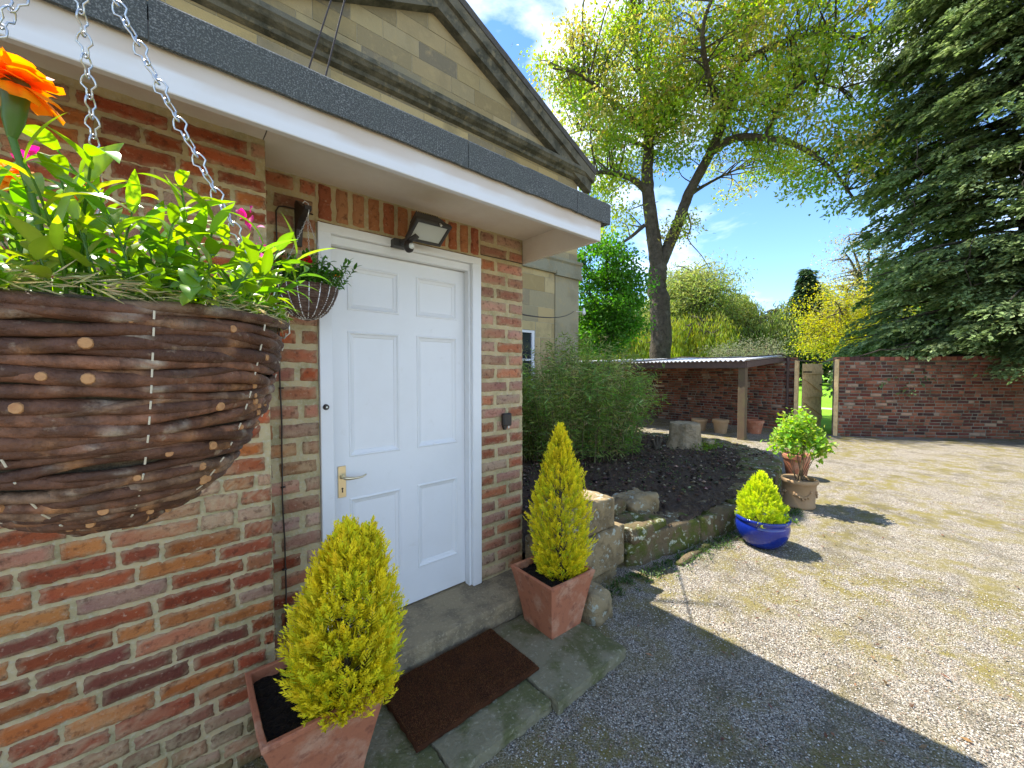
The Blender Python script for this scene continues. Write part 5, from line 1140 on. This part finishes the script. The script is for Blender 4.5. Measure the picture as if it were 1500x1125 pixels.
o_ = h2.children[-1]; o_.data.color_attributes['Col'].data.foreach_set('color', np.tile((.13, .08, .055, 1), len(o_.data.vertices)).astype(np.float32))
lv = MB(); sm = MB()
for i in range(95):
    a = random.uniform(0, 6.28); R_ = .115 * math.sqrt(random.random()); x, y = sc2[0] + R_ * math.cos(a), sc2[1] + R_ * math.sin(a)
    shoot(lv, sm, (x, y, sc2[2] - .01), (math.cos(a) * .8 * R_ / .11 + random.uniform(-.2, .2), math.sin(a) * .8 * R_ / .11 + random.uniform(-.2, .2), .9), random.uniform(.06, .155), 10, random.uniform(.026, .045), random.uniform(.010, .016), random.choice([(.07, .19, .025), (.10, .24, .03), (.05, .14, .02)]), bend=.9)
lv.build('leaves', 'foliage_gloss', h2, smooth=True); sm.build('stems', 'foliage_gloss', h2, smooth=True)
marigold(h2, (.44, 1.80, sc2[2] + .10), .024, (.0, -.7, .6), (.55, .01, .015), (.45, 1.85, sc2[2]), 'red_flower')
marigold(h2, (.555, 1.80, sc2[2] + .062), .020, (.3, -.7, .5), (.85, .27, .01), (.5, 1.85, sc2[2]))
hk = np.array((.462, 1.865, H + .65))
for a in (-.9, 1.2, 3.3): chain(h2, (sc2[0] + .118 * math.cos(a), sc2[1] + .118 * math.sin(a), sc2[2]), hk, .014, .0007)
m = MB(); m.tube([hk, hk + [.006, 0, .03], hk + [.004, 0, .06], hk + [-.010, 0, .066], hk + [-.018, 0, .055]], .0022, 7); m.build('hook', 'zinc', h2, smooth=True)

# ------------------------------------------------------------------ small stuff on the ground
m = MB(); k = 42000; X0 = 1.0 + 3.2 * rng.uniform(0, 1, k) ** 1.1; Y0 = rng.uniform(-1.6, 1.55, k)
ok = ~((X0 < 1.85) & (Y0 > 1.16)); X0 = X0[ok]; Y0 = Y0[ok]; k = len(X0)
pal = np.array([(.50, .48, .44), (.36, .33, .28), (.24, .21, .17), (.58, .54, .46), (.30, .20, .14), (.15, .13, .11), (.42, .37, .28)])
stones(m, X0, Y0, np.full(k, .004) + .008 * np.array([wob((a, b_, 0), 1.9) for a, b_ in zip(X0, Y0)]),   .0022, .0058, pal[rng.integers(0, len(pal), k)] * rng.uniform(.8, 1.15, (k, 1)))
tag(m.build('loose_gravel', 'clod', org=(2, 0, 0)), 'loose grey and cream gravel chips scattered in front of the slabs', 'gravel', kind='stuff')
m = MB(); k = 520; X0 = rng.uniform(1.9, 5.2, k); Y0 = 1.66 - np.abs(rng.normal(0, .07, k)) - np.where(X0 > 2.6, .02 + (X0 - 2.6) * .14, -.0)
Pc = np.repeat(np.stack([X0, Y0, np.full(k, .01)], 1), 6, 0) + rng.normal(0, .012, (k * 6, 3)) * [1, 1, .5]; Pc[:, 2] = np.abs(Pc[:, 2]) + .004
leaves(m, Pc, norm(rdir(k * 6) * [1, 1, .4] + [0, 0, .6]), rdir(k * 6) * .6 + [0, 0, 1], rng.uniform(.012, .035, k * 6), rng.uniform(.006, .014, k * 6), vary((.07, .12, .03), k * 6, .35, .12))
tag(m.build('weeds', 'foliage', org=(3, 1.5, 0)), 'low green weeds growing along the foot of the kerb', 'weeds', kind='stuff')
m = MB(); k = 500; X0 = rng.uniform(1.2, 8, k); Y0 = rng.uniform(-2.5, 1.5, k); ok = ~((X0 < 1.85) & (Y0 > 1.16)); X0 = X0[ok]; Y0 = Y0[ok]; k = len(X0)
leaves(m, np.stack([X0, Y0, np.full(k, .012)], 1), rdir(k) * [1, 1, .15], rdir(k) * .3 + [0, 0, 1], rng.uniform(.015, .05, k), rng.uniform(.006, .018, k), vary((.24, .14, .08), k, .3, .12))
tag(m.build('leaf_litter', 'foliage', org=(3, 0, 0)), 'dry brown leaf scraps scattered over the gravel', 'leaves', kind='stuff')
m = MB(); k = 260; X0 = rng.uniform(6.45, 7.1, k); Y0 = rng.uniform(2.75, 3.0, k); Pc = np.stack([X0, Y0, np.full(k, .27)], 1) + rng.normal(0, .03, (k, 3)); leaves(m, Pc, rdir(k) * [1, 1, .5] + [0, 0, .6], rdir(k), rng.uniform(.03, .08, k), .02, vary((.16, .24, .03), k, .25)); tag(m.build('stump_weeds', 'foliage', org=(6.7, 2.9, .25)), 'yellow-green weeds at the foot of the tree stump', 'weeds', kind='stuff')
